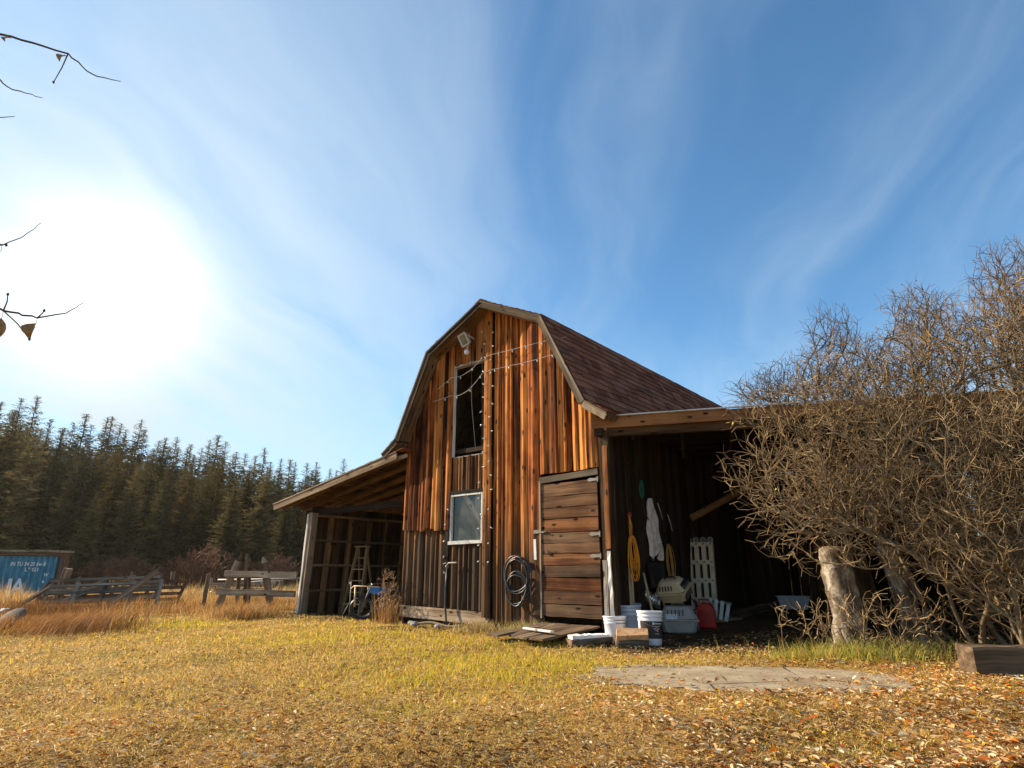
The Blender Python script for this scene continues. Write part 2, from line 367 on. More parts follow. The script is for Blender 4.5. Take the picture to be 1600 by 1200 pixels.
        if parent: o.parent = parent
        if smooth:
            pass
        return o
def np_mesh(name, verts, quads, tris, fcol, mat, parent=None, smooth=False):
    me = bpy.data.meshes.new(name); nv = len(verts); nq = len(quads); ntr = len(tris)
    me.vertices.add(nv); me.vertices.foreach_set('co', np.asarray(verts, 'f').ravel())
    me.loops.add(nq*4+ntr*3); me.polygons.add(nq+ntr)
    li = np.concatenate([np.asarray(quads, 'i').ravel(), np.asarray(tris, 'i').ravel()]) if ntr else np.asarray(quads, 'i').ravel()
    if not nq: li = np.asarray(tris, 'i').ravel()
    me.loops.foreach_set('vertex_index', li.astype('i'))
    st = np.concatenate([np.arange(nq)*4, nq*4+np.arange(ntr)*3]).astype('i')
    me.polygons.foreach_set('loop_start', st)
    if smooth: me.polygons.foreach_set('use_smooth', np.ones(nq+ntr, bool))
    me.update(calc_edges=True); me.validate()
    if fcol is not None:
        c = np.ones((nq+ntr, 4), 'f'); c[:, :3] = fcol
        a = me.attributes.new('tint', 'FLOAT_COLOR', 'FACE'); a.data.foreach_set('color', c.ravel())
    me.materials.append(MATS[mat])
    o = bpy.data.objects.new(name, me); COL.objects.link(o)
    if parent: o.parent = parent
    return o
def tag(o, label=None, cat=None, group=None, kind=None):
    if label: o['label'] = label
    if cat: o['category'] = cat
    if group: o['group'] = group
    if kind: o['kind'] = kind
    return o
def thing(name, label, cat, loc=(0, 0, 0), rz=0.0, group=None, rot=None):
    o = bpy.data.objects.new(name, None); COL.objects.link(o); o.location = loc
    o.rotation_euler = rot or (0, 0, rz); o.empty_display_size = 0.1
    return tag(o, label, cat, group)
KIDS = {}
def copy_tree(o, parent=None):
    c = o.copy(); COL.objects.link(c); c.parent = parent
    for ch in list(o.children): copy_tree(ch, c)
    return c

# ---------------- ground ----------------
def axis(lo, hi, a, b, fine, growth=1.13):
    xs = list(np.arange(a, b+1e-6, fine)); st = fine
    while xs[-1] < hi: st *= growth; xs.append(xs[-1]+st)
    st = fine
    while xs[0] > lo: st *= growth; xs.insert(0, xs[0]-st)
    return np.array(xs)
gx = axis(-900, 900, -14, 10, 0.12); gy = axis(-300, 900, 1.5, 22, 0.12)
X, Y = np.meshgrid(gx, gy); Z = gz(X, Y)
vv = np.stack([X, Y, Z], -1).reshape(-1, 3); nx_, ny_ = len(gx), len(gy)
i0 = (np.arange(ny_-1)[:, None]*nx_ + np.arange(nx_-1)[None]).ravel()
qq = np.stack([i0, i0+1, i0+nx_+1, i0+nx_], -1)
def ground_mat():
    m, nt, b = newmat('ground')
    co = N(nt, 'TexCoord').outputs['Object']; s = N(nt, 'SeparateXYZ', {0: co})
    n1 = noise(nt, co, 0.9, 5, 0.6, 0.4); n2 = noise(nt, co, 9, 5, 0.65); n3 = noise(nt, co, 60, 3, 0.6)
    straw = ramp(nt, n2, [(0.3, (0.20, 0.11, 0.03)), (0.55, (0.44, 0.28, 0.08)), (0.75, (0.62, 0.44, 0.18))])
    green = ramp(nt, n2, [(0.3, (0.15, 0.12, 0.015)), (0.7, (0.38, 0.28, 0.045))])
    c = mix(nt, rangef(nt, n1, 0.47, 0.62, 0, 0.8), straw, green)
    c = mix(nt, rangef(nt, n3, 0.55, 0.7, 0, 0.5), c, (0.07, 0.035, 0.015, 1))
    # bare dirt at the barn foot and under the shed roof
    def spot(cx, cy, rx, ry):
        v = vmath(nt, 'MULTIPLY', vmath(nt, 'SUBTRACT', co, (cx, cy, 0)), (1/rx, 1/ry, 0))
        return rangef(nt, math_(nt, 'ADD', vmath(nt, 'LENGTH', v), math_(nt, 'MULTIPLY', math_(nt, 'SUBTRACT', n2, 0.5), 0.5)), 0.75, 1.05, 1.0, 0.0)
    d = math_(nt, 'MAXIMUM', spot(2.6, 8.1, 1.7, 1.0), spot(4.6, 9.8, 3.9, 2.9)); d = math_(nt, 'MAXIMUM', d, spot(-0.6, 10.3, 2.2, 0.8))
    d = math_(nt, 'MAXIMUM', d, math_(nt, 'MAXIMUM', spot(-3.0, 14.5, 2.6, 2.6), spot(1.7, 13.0, 4.0, 3.0)))
    dirt = ramp(nt, n2, [(0.3, (0.035, 0.018, 0.008)), (0.7, (0.12, 0.07, 0.032))])
    c = mix(nt, d, c, dirt)
    far = rangef(nt, s.outputs[1], 82, 90)
    c = mix(nt, far, c, (0.035, 0.025, 0.012, 1))
    setc(nt, b, c); b.inputs['Roughness'].default_value = 0.95; b.inputs['Specular IOR Level'].default_value = 0.1
    bump(nt, b, math_(nt, 'ADD', n3, math_(nt, 'MULTIPLY', n2, 2)), 0.9, 0.03)
ground_mat()
o = np_mesh('ground', vv, qq, np.zeros((0, 3), 'i'), None, 'ground', smooth=True); tag(o, kind='structure')

# ---------------- barn ----------------
T = Vector((0.7677, -0.6408, 0)); NN = Vector((0.6408, 0.7677, 0)); P0 = Vector((1.295, 8.87, 0))
BR = math.atan2(T.y, T.x)
def BW(x, y, z=0.0): return P0 + T*x + NN*y + Vector((0, 0, z))
barn = thing('barn', 'weathered orange plank barn with gambrel roof of brown red shingles', 'barn', P0, BR)
XL, XR, LEN = -4.27, 0.0, 8.0
XC = -2.135
PROF = [(XC-2.52, 3.02), (XC-2.15, 3.26), (XC-1.37, 4.83), (XC, 5.50), (XC+1.37, 4.83), (XC+2.15, 3.26), (XC+2.52, 3.02)]
def roofz(x, drop=0.07):
    for (a, za), (b, zb) in zip(PROF, PROF[1:]):
        if a <= x <= b: return za+(zb-za)*(x-a)/(b-a)-drop
    return 3.0
def vboard(mb, x0, x1, z0, y0, t, tone=0.0, br=0.5, ztop=None, zj=0.0):
    off = Vector([random.uniform(-50, 50) for _ in range(3)]); n = 5
    zl = roofz(x0) if ztop is None else ztop+random.uniform(-zj, zj); zr = roofz(x1) if ztop is None else zl
    vs, gs, fs = [], [], []
    if ztop is None:      # keep the peak inside one board from poking out
        zl = min(zl, roofz((x0+x1)/2)); zr = min(zr, roofz((x0+x1)/2)) if x0 < XC < x1 else zr
    bow = random.uniform(-0.004, 0.006); w = x1-x0; e = min(0.022, w*0.22); bul = min(0.016, w*0.10)
    prof = [(0, 0), (0, -t*0.35), (e, -t), (w*0.5, -t-bul), (w-e, -t), (w, -t*0.35), (w, 0)]; K = len(prof); wv = random.uniform(-.003, .003)
    for i in range(n+1):
        a = i/n; j0 = random.uniform(-.003, .003)
        for q, (px, py) in enumerate(prof):
            zt = zl+(zr-zl)*px/w; z = z0+(zt-z0)*a; jx = j0 if 0 < q < K-1 else 0
            vs.append(Vector((x0+px+jx, y0+py+(bow*math.sin(a*math.pi) if py else 0)+(random.uniform(-.0015, .0015) if py else 0), z))); gs.append(Vector((px, py, z))+off)
    for i in range(n):
        b = K*i
        for j in range(K): fs.append((b+j, b+(j+1) % K, b+K+(j+1) % K, b+K+j))
    fs.append(tuple(reversed(range(K)))); b = K*n; fs.append(tuple(b+j for j in range(K)))
    mb.add(vs, fs, gs, (random.random(), tone, br*random.uniform(0.80, 1.2)))
def columns(a, b, wmin=0.09, wmax=0.19):
    xs = [a]
    while xs[-1] < b-wmin*1.2: xs.append(min(b, xs[-1]+random.uniform(wmin, wmax)))
    if len(xs) == 1: xs.append(b)
    if xs[-1] < b: xs[-1] = b
    return list(zip(xs, xs[1:]))
wall = MB()
def region(a, b, z0, zt, tone, br=0.5, lift=0.0, zj=0.0, wmin=0.09, wmax=0.19, batten=0.45):
    cols = columns(a, b, wmin, wmax)
    for (x0, x1) in cols:
        gap = random.uniform(0.002, 0.006); tn = min(1, max(0, tone+random.uniform(-0.12, 0.12))) if tone > 0 else max(0, random.gauss(0.02, 0.13))
        vboard(wall, x0+gap/2, x1-gap/2, z0+random.uniform(-zj, zj), -lift-random.choice((0, 0, 0.008, 0.016)), 0.022, tn, br, zt, zj)
    for (x0, x1) in cols[:-1]:
        if random.random() < batten:
            w = random.uniform(0.035, 0.06)
            vboard(wall, x1-w/2, x1+w/2, z0+random.uniform(-zj, zj), -lift-0.041, 0.018, max(0, tone+random.uniform(-.1, .1)) if tone > 0 else 0.0, br*1.05, zt, zj)
region(XL, -3.04, 1.56, None, 0.0, lift=0.05, zj=0.035)
region(XL, -3.04, 0.27, 1.75, 0.62, br=0.44, lift=0.0, zj=0.01, batten=0.1)
region(-3.04, -2.25, 4.50, None, 0.10, br=0.42, lift=0.02)
region(-3.04, -2.25, 2.12, 2.79, 0.75, br=0.42, lift=0.0, batten=0.1, wmin=0.07, wmax=0.13)
region(-3.04, -2.25, 0.25, 1.30, 0.70, br=0.40, lift=0.0, batten=0.0, wmin=0.10, wmax=0.17)
region(-2.25, -2.07, 0.16, None, 0.12, br=0.40, lift=0.075, wmin=0.165, wmax=0.18)
region(-2.07, -1.07, 0.10, None, 0.0, br=0.52, lift=0.02)
region(-1.07, XR, 2.30, None, 0.0, br=0.52, lift=0.02, zj=0.012)
wall.build('gable_wall', 'siding', barn)
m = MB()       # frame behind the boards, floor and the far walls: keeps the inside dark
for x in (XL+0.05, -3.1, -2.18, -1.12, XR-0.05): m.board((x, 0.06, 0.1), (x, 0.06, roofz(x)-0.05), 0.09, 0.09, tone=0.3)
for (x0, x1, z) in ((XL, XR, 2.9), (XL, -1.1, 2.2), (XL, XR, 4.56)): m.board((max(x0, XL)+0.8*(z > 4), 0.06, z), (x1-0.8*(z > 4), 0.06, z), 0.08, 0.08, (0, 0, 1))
m.build('wall_frame', 'shade_dark_wood', barn)
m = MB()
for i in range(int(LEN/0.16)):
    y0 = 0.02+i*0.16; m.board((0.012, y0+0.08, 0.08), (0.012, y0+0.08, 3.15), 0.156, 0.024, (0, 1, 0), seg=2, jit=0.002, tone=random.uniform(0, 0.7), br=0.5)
m.build('side_wall', 'shade_dark_wood', barn)  # wall colour darkened to carry the shade under the shed roof
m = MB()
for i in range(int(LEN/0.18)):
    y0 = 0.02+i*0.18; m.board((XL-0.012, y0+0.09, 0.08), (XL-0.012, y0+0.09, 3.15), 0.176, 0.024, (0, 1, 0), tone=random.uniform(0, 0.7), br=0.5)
m.build('side_wall', 'shade_dark_wood', barn)
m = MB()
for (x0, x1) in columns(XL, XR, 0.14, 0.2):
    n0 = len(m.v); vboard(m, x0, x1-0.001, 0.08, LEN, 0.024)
m.build('back_wall', 'shade_dark_wood', barn)
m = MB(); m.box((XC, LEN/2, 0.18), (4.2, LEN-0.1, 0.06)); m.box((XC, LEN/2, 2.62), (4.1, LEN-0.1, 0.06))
m.build('floor', 'shade_dark_wood', barn)
# skirt board and sill posts
m = MB(); m.board((XL+0.02, -0.045, 0.185), (-2.12, -0.045, 0.135), 0.19, 0.035, (0, 0, 1), seg=6, jit=0.003, tone=0.25, br=0.66)
m.build('skirt_board', 'grey_wood', barn)
m = MB()
for x in (-4.18, -4.02, -3.0):
    k_ = MB(); k_.board((x, 0.02, -0.1), (x, 0.02, 0.1), 0.06, 0.06, tone=0.5); k_.build('pier', 'shade_dark_wood', barn)
m.board((-2.1, -0.01, 0.02), (-1.08, -0.01, 0.02), 0.16, 0.05, (0, 0, 1), seg=4, jit=0.004, tone=0.7, br=0.3)
m.build('sill', 'shade_dark_wood', barn)
# roof
def roof_side(sgn):
    mb = MB(); pts = [(abs(x-XC), z) for x, z in PROF[3:]]
    y0, y1 = -0.34, LEN+0.3
    for (a, za), (b, zb) in zip(pts, pts[1:]):
        L = math.hypot(b-a, zb-za); dx, dz = (b-a)/L, (zb-za)/L; nx, nz = -dz, dx
        n = max(2, round(L/0.135)); c = L/n
        # sheathing
        mb.hexa([(XC+sgn*(a-nx*.055), y0, za-nz*.055), (XC+sgn*(a-nx*.055), y1, za-nz*.055), (XC+sgn*(b-nx*.055), y1, zb-nz*.055), (XC+sgn*(b-nx*.055), y0, zb-nz*.055),
                 (XC+sgn*(a-nx*.012), y0, za-nz*.012), (XC+sgn*(a-nx*.012), y1, za-nz*.012), (XC+sgn*(b-nx*.012), y1, zb-nz*.012), (XC+sgn*(b-nx*.012), y0, zb-nz*.012)], mi=1, tone=0.4)
        for i in range(n):
            s0 = i*c-0.03; s1 = (i+1)*c+random.uniform(-.002, .002); y = y0-random.uniform(0.01, 0.035)
            while y < y1:
                w = random.choice((0.15, 0.3, 0.3, 0.16)); ye = min(y+w, y1+0.02); th = 0.004+random.uniform(0, 0.004); l0 = -0.010+random.uniform(0, .002)
                cx = s1+random.uniform(-0.008, 0.006)
                if random.random() < 0.03: cx -= 0.03
                def pt(s_, off, yy): return (XC+sgn*(a+dx*s_+nx*off), yy, za+dz*s_+nz*off)
                q = [pt(s0, l0, y+.002), pt(s0, l0, ye-.002), pt(cx, l0+.008, ye-.002), pt(cx, l0+.008, y+.002), pt(s0, l0+.004, y+.002), pt(s0, l0+.004, ye-.002), pt(cx, th+.008, ye-.002), pt(cx, th+.008, y+.002)]
                if sgn < 0: q = [q[i] for i in (1, 0, 3, 2, 5, 4, 7, 6)]
                mb.hexa(q); y = ye
    return mb
roof_side(1).build('roof', ['shingle', 'rafter_wood'], barn)
roof_side(-1).build('roof', ['shingle', 'rafter_wood'], barn)
m = MB(); y = -0.36
while y < LEN+0.3:
    for sg in (1, -1): m.board((XC+sg*0.005, y+0.1, PROF[3][1]+0.018), (XC+sg*0.13, y+0.1, PROF[3][1]-0.045), 0.2, 0.014, (0, 1, 0))
    y += 0.185
m.build('ridge_cap', 'shingle', barn)
# rake boards, one per slope of the gable
for i, (p, q) in enumerate(zip(PROF, PROF[1:])):
    mb = MB(); d = Vector((q[0]-p[0], 0, q[1]-p[1])).normalized(); nrm = Vector((-d.z, 0, d.x))
    if nrm.z < 0: nrm = -nrm
    a = Vector((p[0], -0.355, p[1])) - nrm*0.085; b = Vector((q[0], -0.355, q[1])) - nrm*0.085
    lit = i >= 4  # lower right boards coloured brighter as if lit, the others darker as shaded
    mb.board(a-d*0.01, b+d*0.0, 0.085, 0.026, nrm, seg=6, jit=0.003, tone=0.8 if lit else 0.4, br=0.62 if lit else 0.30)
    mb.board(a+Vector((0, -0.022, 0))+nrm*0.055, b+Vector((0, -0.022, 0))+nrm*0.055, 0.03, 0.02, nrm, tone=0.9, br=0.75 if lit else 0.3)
    # soffit lookout under the overhang
    mb.board(a+Vector((0, 0.19, 0))+nrm*0.0, b+Vector((0, 0.19, 0))+nrm*0.0, 0.05, 0.30, nrm, tone=0.1, br=0.5)
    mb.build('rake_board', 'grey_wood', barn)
# door
door = MB(); zs = [0.225, 0.40]
while zs[-1] < 2.1: zs.append(zs[-1]+random.uniform(0.15, 0.20))
zs[-1] = 2.14
for z0, z1 in zip(zs, zs[1:]):
    door.board((-1.045, -0.055+random.uniform(-.006, .004), (z0+z1)/2), (-0.03, -0.055+random.uniform(-.006, .004), (z0+z1)/2+random.uniform(-.008, .004)), z1-z0-0.010, 0.026, (0, 0, 1), seg=6, jit=0.004, tone=min(.8, max(0, random.gauss(0.28, 0.22))) if z0 > 0.23 else 0.85, br=0.46)
dr = door.build('door', 'door_wood', barn)
mb = MB()
mb.board((-1.06, -0.075, 2.20), (0.0, -0.075, 2.24), 0.09, 0.03, (0, 0, 1), seg=4, jit=0.003, tone=0.9, br=0.55)
mb.board((-1.062, -0.062, 0.2), (-1.062, -0.062, 2.2), 0.03, 0.05, (1, 0, 0), seg=6, jit=0.002, tone=0.8, br=0.5)
mb.build('door_frame', 'grey_wood', dr)
for z in (2.13, 1.36, 1.06):
    mb = MB(); a = -0.06
    pr = [(-0.13, 0.0), (-0.09, 0.026), (0.0, 0.018), (0.05, 0.02), (0.075, 0.0)]
    ring = [(x, h) for x, h in pr] + [(x, -h) for x, h in reversed(pr[1:-1])]
    vs = [(a+x, -0.082, z+h) for x, h in ring] + [(a+x, -0.072, z+h) for x, h in ring]; k = len(ring)
    mb.add(vs, [tuple(range(k)), tuple(range(2*k-1, k-1, -1))] + [(i, i+k, (i+1) % k+k, (i+1) % k) for i in range(k)])
    mb.tube([(a+0.06, -0.088, z-0.04), (a+0.06, -0.088, z+0.04)], 0.01, 8)
    mb.build('hinge', 'worn_metal', dr)
mb = MB(); mb.box((-1.03, -0.085, 1.42), (0.16, 0.02, 0.022)); mb.box((-1.13, -0.075, 1.43), (0.12, 0.012, 0.05)); mb.tube([(-0.99, -0.085, 1.42), (-0.97, -0.11, 1.42), (-0.95, -0.11, 1.44)], 0.006, 6)
mb.build('latch', 'worn_metal', dr)
mb = MB(); mb.tube([(-0.95, -0.07, 1.15), (-0.93, -0.1, 1.15), (-0.92, -0.1, 1.10)], 0.006, 6); mb.build('handle', 'worn_metal', dr)
# corner post
mb = MB(); mb.board((0.11, -0.01, 0.0), (0.11, -0.01, 2.86), 0.15, 0.15, (1, 0, 0), seg=10, jit=0.004, tone=0.1, br=0.36)
mb.build('corner_post', 'grey_wood', barn)
mb = MB(); mb.board((0.155, -0.10, 0.25), (0.135, -0.10, 1.12), 0.05, 0.02, (1, 0, 0), seg=8, jit=0.008, tone=0.95, br=0.80)
mb.board((0.07, -0.10, 0.2), (0.07, -0.10, 1.0), 0.07, 0.02, (1, 0, 0), seg=6, jit=0.004, tone=0.6, br=0.30)
mb.build('facing_board', 'pale_wood', barn)
mb = MB(); mb.board((0.14, -0.10, 1.15), (0.14, -0.10, 2.6), 0.08, 0.02, (1, 0, 0), seg=6, jit=0.004, tone=0.0, br=0.6)
mb.build('facing_board', 'door_wood', barn)
# window
win = MB()
for (a, b, w) in (((-3.03, 1.34), (-3.03, 2.12), 0.035), ((-2.30, 1.34), (-2.30, 2.10), 0.03)):
    win.board((a[0], -0.03, a[1]), (b[0], -0.03, b[1]), w, 0.05, (1, 0, 0), seg=5, jit=0.002)
win.board((-3.05, -0.034, 2.115), (-2.28, -0.034, 2.115), 0.03, 0.05, (0, 0, 1), seg=5, jit=0.002)
win.board((-3.06, -0.04, 1.315), (-2.27, -0.04, 1.325), 0.055, 0.07, (0, 0, 1), seg=5, jit=0.003)
w_ = win.build('window', 'white_paint_wood', barn)
mb = MB(); mb.add([(-3.01, -.012, 1.345), (-2.32, -.012, 1.345), (-2.32, -.012, 2.1), (-3.01, -.012, 2.1)], [(0, 1, 2, 3)]); mb.build('pane', 'dusty_glass', w_)
mb = MB(); mb.board((-2.80, 0.035, 2.14), (-2.27, 0.035, 1.50), 0.085, 0.03, (0, 0, 1), tone=0.0, br=0.95); mb.board((-2.42, 0.06, 1.7), (-2.42, 0.06, 2.12), 0.26, 0.02, (1, 0, 0), tone=0.8, br=0.8)
mb.build('brace', 'pale_wood', w_)
mb = MB()
mb.board((-3.10, -0.045, 0.3), (-3.10, -0.045, 2.2), 0.07, 0.03, seg=6, jit=0.002, tone=0.9, br=0.2)
mb.board((-3.1, -0.05, 2.165), (-2.2, -0.05, 2.165), 0.06, 0.03, (0, 0, 1), seg=4, jit=0.002, tone=0.8, br=0.22)
mb.build('window_trim', 'shade_dark_wood', w_)
# loft opening
mb = MB()
mb.board((-3.045, -0.02, 2.80), (-3.045, -0.02, 4.50), 0.012, 0.07, seg=8, jit=0.003, tone=0.95, br=0.62)
mb.board((-2.262, -0.04, 2.78), (-2.262, -0.04, 4.5), 0.010, 0.07, seg=8, jit=0.003, tone=0.95, br=0.5)
mb.board((-3.05, 0.0, 4.50), (-2.24, 0.0, 4.50), 0.04, 0.1, (0, 0, 1), seg=4, tone=0.6, br=0.4)
mb.board((-3.03, 0.0, 2.79), (-2.27, 0.0, 2.79), 0.02, 0.06, (0, 0, 1), seg=4, tone=0.9, br=0.3)
mb.build('loft_opening_frame', 'pale_wood', barn)

# ---------------- open lean-to on the left ----------------
lean = thing('lean_to', 'open weathered lean-to shed with sloping rafters left of the barn', 'shed', P0, BR)
e0 = Vector((-8.45, 0, 2.24)); e1 = Vector((-4.25, 0, 2.93)); LD = 3.2
sl = (e1-e0).normalized(); upn = Vector((-sl.z, 0, sl.x))
for k in range(7):
    y = -0.20+k*0.52
    mb = MB(); mb.board(e0+Vector((0.1, y, 0)), e1+Vector((0, y, 0)), 0.11, 0.045, upn, seg=5, jit=0.003, tone=0.3, br=0.95); mb.build('rafter', 'rafter_wood', lean)
mb = MB(); L = (e1-e0).length; s = -0.02
while s < L:      # roof boards run front to back, with gaps that let light through
    w = random.uniform(0.11, 0.17); q = e0+sl*(s+w/2)+upn*0.072
    mb.board(q+Vector((0, -0.32, 0)), q+Vector((0, LD, 0)), w-random.choice((0.006, 0.010, 0.022)), 0.02, sl, tone=0.2, br=0.55); s += w
mb.build('roof', 'rafter_wood', lean)
mb = MB(); s = -0.05
while s < L+0.05:
    q = e0+sl*(s+0.15)+upn*0.089; mb.board(q+Vector((0, -0.35, 0)), q+Vector((0, LD+0.05, 0)), 0.33 if random.random() < .6 else .285, 0.008, sl+upn*0.02, seg=8, jit=0.004); s += 0.30
mb.build('shingle_layer', 'shingle', lean)
mb = MB(); mb.board(e0+Vector((0, -0.33, 0.0)), e1+Vector((0.02, -0.33, 0.0)), 0.13, 0.03, upn, seg=8, jit=0.003, tone=0.35, br=0.62)
mb.board(e0+Vector((0, -0.345, 0.0))+upn*0.075, e1+Vector((0.02, -0.345, 0.0))+upn*0.075, 0.02, 0.03, upn, seg=8, jit=0.002, tone=1.0, br=1.0)
mb.board((e1.x-0.25, -0.30, 2.86), (e1.x+0.12, -0.16, 2.95), 0.07, 0.03, upn, tone=0.9, br=0.8)
mb.build('rake_board', 'grey_wood', lean)
mb = MB(); mb.board((-7.8, 0.12, 2.10), (-4.3, 0.12, 2.10), 0.13, 0.06, (0, 0, 1), seg=5, jit=0.003, tone=0.0, br=0.5); mb.build('beam', 'shade_dark_wood', lean)  # near-black colour stands in for the rake's shadow on the beam
mb = MB(); mb.board((-7.46, 0.0, -0.05), (-7.35, 0.0, 2.08), 0.15, 0.15, (1, 0, 0), seg=10, jit=0.005, tone=0.5, br=0.48); mb.build('post', 'grey_wood', lean)
mb = MB(); mb.board((-7.50, -0.085, -0.05), (-7.40, -0.085, 2.05), 0.06, 0.02, (1, 0, 0), seg=10, jit=0.006, tone=0.9, br=0.7); mb.build('post_facing', 'pale_wood', lean)
mb = MB()         # left wall: upright studs and level girts, boards outside
for k in range(6): y = 0.42+k*0.53; mb.board((-7.42, y, -0.05), (-7.34, y+0.05, 2.05), 0.06, 0.11, (1, 0, 0), seg=3, jit=0.003, tone=0.15, br=1.0)
for z in (0.46, 0.98, 1.50, 2.03): mb.board((-7.44+z*0.05, 0.0, z), (-7.44+z*0.05, LD, z-0.01), 0.05, 0.09, (0, 0, 1), seg=3, jit=0.003, tone=0.6, br=1.3)
for x in (-6.6, -5.8, -5.0): mb.board((x, LD-0.05, -0.05), (x+0.05, LD-0.05, 2.4), 0.07, 0.05, (1, 0, 0), tone=0.2, br=0.7)
for z in (0.5, 1.0, 1.5, 2.0): mb.board((-7.4, LD-0.05, z), (-4.3, LD-0.05, z), 0.06, 0.05, (0, 0, 1), tone=0.3, br=0.6)
mb.build('stud_frame', 'rafter_wood', lean)
mb = MB()
for k in range(20): y = 0.0+k*0.16; mb.board((-7.50, y+0.08, -0.05), (-7.43, y+0.08, 2.22), 0.157, 0.02, (0, 1, 0), tone=0.1, br=0.35)
for k in range(20): x = -7.42+k*0.16; mb.board((x+0.08, LD, -0.05), (x+0.08, LD, 2.5), 0.157, 0.02, (1, 0, 0), tone=0.1, br=0.35)
mb.build('wall', 'rafter_wood', lean)
mb = MB(); mb.board((-4.9, LD*0.6, 2.1), (-5.6, LD*0.6, 2.6), 0.08, 0.05, (0, 1, 0), br=0.5); mb.build('brace', 'rafter_wood', lean)

# ---------------- long open shed on the right ----------------
A = Vector((1.20, 8.75, 0)); Bp = Vector((7.6, 6.965, 0)); sdv = (Bp-A).normalized(); SR = math.atan2(sdv.y, sdv.x); SL = (Bp-A).length
shed = thing('open_shed', 'long low open-fronted dark shed with level eave joined right of the barn', 'shed', A, SR)
def to_shed(v): return Matrix.Rotation(-SR, 3, 'Z') @ (Vector(v)-A)
mb = MB()      # roof deck: clipped on its barn side along the barn wall
inn = to_shed(BW(0.04, 5.6)); fr = to_shed(BW(0.04, 0.0))
D2 = inn.y
def deck(z0, z1, y0, ovl=0.0):
    xa = fr.x - 0.02; xb = inn.x; return [(xa-ovl, y0, z0), (SL, y0, z0), (SL, D2, z0-0.12), (xb, D2, z0-0.12), (xa-ovl, y0, z1), (SL, y0, z1), (SL, D2, z1-0.12), (xb, D2, z1-0.12)]
n = 26
for k in range(n):
    y0 = -0.02+(D2+0.02)*k/n; y1 = -0.02+(D2+0.02)*(k+1)/n-0.004; f0 = max(0, y0/D2); f1 = max(0, y1/D2)
    xa0 = fr.x+(inn.x-fr.x)*f0+0.03; xa1 = fr.x+(inn.x-fr.x)*f1+0.03; z0 = 2.985-0.12*f0; z1 = 2.985-0.12*f1
    mb.hexa([(xa0, y0, z0), (SL, y0, z0), (SL, y1, z1), (xa1, y1, z1), (xa0, y0, z0+.03), (SL, y0, z0+.03), (SL, y1, z1+.03), (xa1, y1, z1+.03)], tone=0.1, br=0.4)
mb.build('roof', 'shade_dark_wood', shed)
mb = MB()
mb.board((-0.02, -0.035, 2.93), (SL, -0.035, 2.945), 0.155, 0.035, (0, 0, 1), seg=14, jit=0.004, tone=0.12, br=0.50)
mb.build('fascia', 'door_wood', shed)
mb = MB(); mb.board((0.12, -0.065, 3.022), (3.6, -0.065, 3.035), 0.014, 0.05, (0, 0, 1), seg=10, jit=0.002); mb.build('drip_edge', 'white_paint_wood', shed)
mb = MB(); mb.board((0.06, 0.05, 2.80), (SL, 0.05, 2.80), 0.13, 0.08, (0, 0, 1), seg=8, jit=0.003, tone=0.1, br=0.3); mb.board((0.02, -0.03, 2.79), (0.14, -0.03, 2.79), 0.10, 0.10, (0, 0, 1), tone=0.6)
mb.build('beam', 'rafter_wood', shed)
for k in range(9):
    x = 0.5+k*0.75
    mb = MB(); f = max(0, (x-fr.x)/(inn.x-fr.x)); ye = min(D2, D2*f)-0.05 if f < 1 else D2
    if ye > 0.3: mb.board((x, 0.0, 2.92), (x, ye, 2.92-0.12*ye/D2), 0.12, 0.045, (0, 0, 1), tone=0.2, br=0.5); mb.build('rafter', 'rafter_wood', shed)
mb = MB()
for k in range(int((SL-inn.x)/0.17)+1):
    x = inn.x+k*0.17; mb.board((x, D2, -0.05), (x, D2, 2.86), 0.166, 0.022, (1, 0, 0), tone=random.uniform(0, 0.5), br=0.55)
mb.build('back_wall', 'shade_dark_wood', shed)
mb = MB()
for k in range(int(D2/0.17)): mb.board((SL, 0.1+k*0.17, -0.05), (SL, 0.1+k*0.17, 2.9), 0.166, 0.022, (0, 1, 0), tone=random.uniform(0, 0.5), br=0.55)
mb.build('side_wall', 'shade_dark_wood', shed)
for (x, y) in ((3.3, 2.5), (SL-0.1, 0.06), (5.3, 2.6)):
    mb = MB(); mb.board((x, y, -0.05), (x, y, 2.8), 0.13, 0.13, seg=6, jit=0.003, tone=0.2, br=0.5); mb.build('post', 'rafter_wood', shed)
q0 = to_shed(BW(0.08, 2.82, 1.75)); q1 = to_shed(BW(0.9, 4.4, 2.55))
mb = MB(); mb.board(q0, q1, 0.11, 0.05, (0, 0, 1), seg=4, jit=0.003, tone=0.1, br=0.85); mb.build('brace', 'rafter_wood', shed)
q = to_shed(BW(0.6, 5.3, 0)); mb = MB()
for (a, b) in (((0, 1.35), (0, 2.05)), ((0.5, 1.35), (0.5, 2.05))): mb.board((q.x+a[0]+1.0, D2-0.04, a[1]), (q.x+b[0]+1.0, D2-0.04, b[1]), 0.03, 0.03)
for z in (1.35, 2.05): mb.board((q.x+1.0, D2-0.045, z), (q.x+1.5, D2-0.045, z), 0.03, 0.03, (0, 0, 1))
wf = mb.build('window', 'white_paint_wood', shed)
mb = MB(); mb.board((q.x+1.02, D2-0.03, 1.7), (q.x+1.48, D2-0.03, 1.7), 0.66, 0.005, (0, 0, 1)); mb.build('pane', 'dusty_glass', wf)
# low wooden curb along the back floor
p = BW(0.5, 4.6); 
# ---------------- things on and around the barn ----------------
def barn_thing(name, label, cat, loc, rz=0.0, group=None):
    p = BW(*loc); return thing(name, label, cat, p, BR+rz, group)
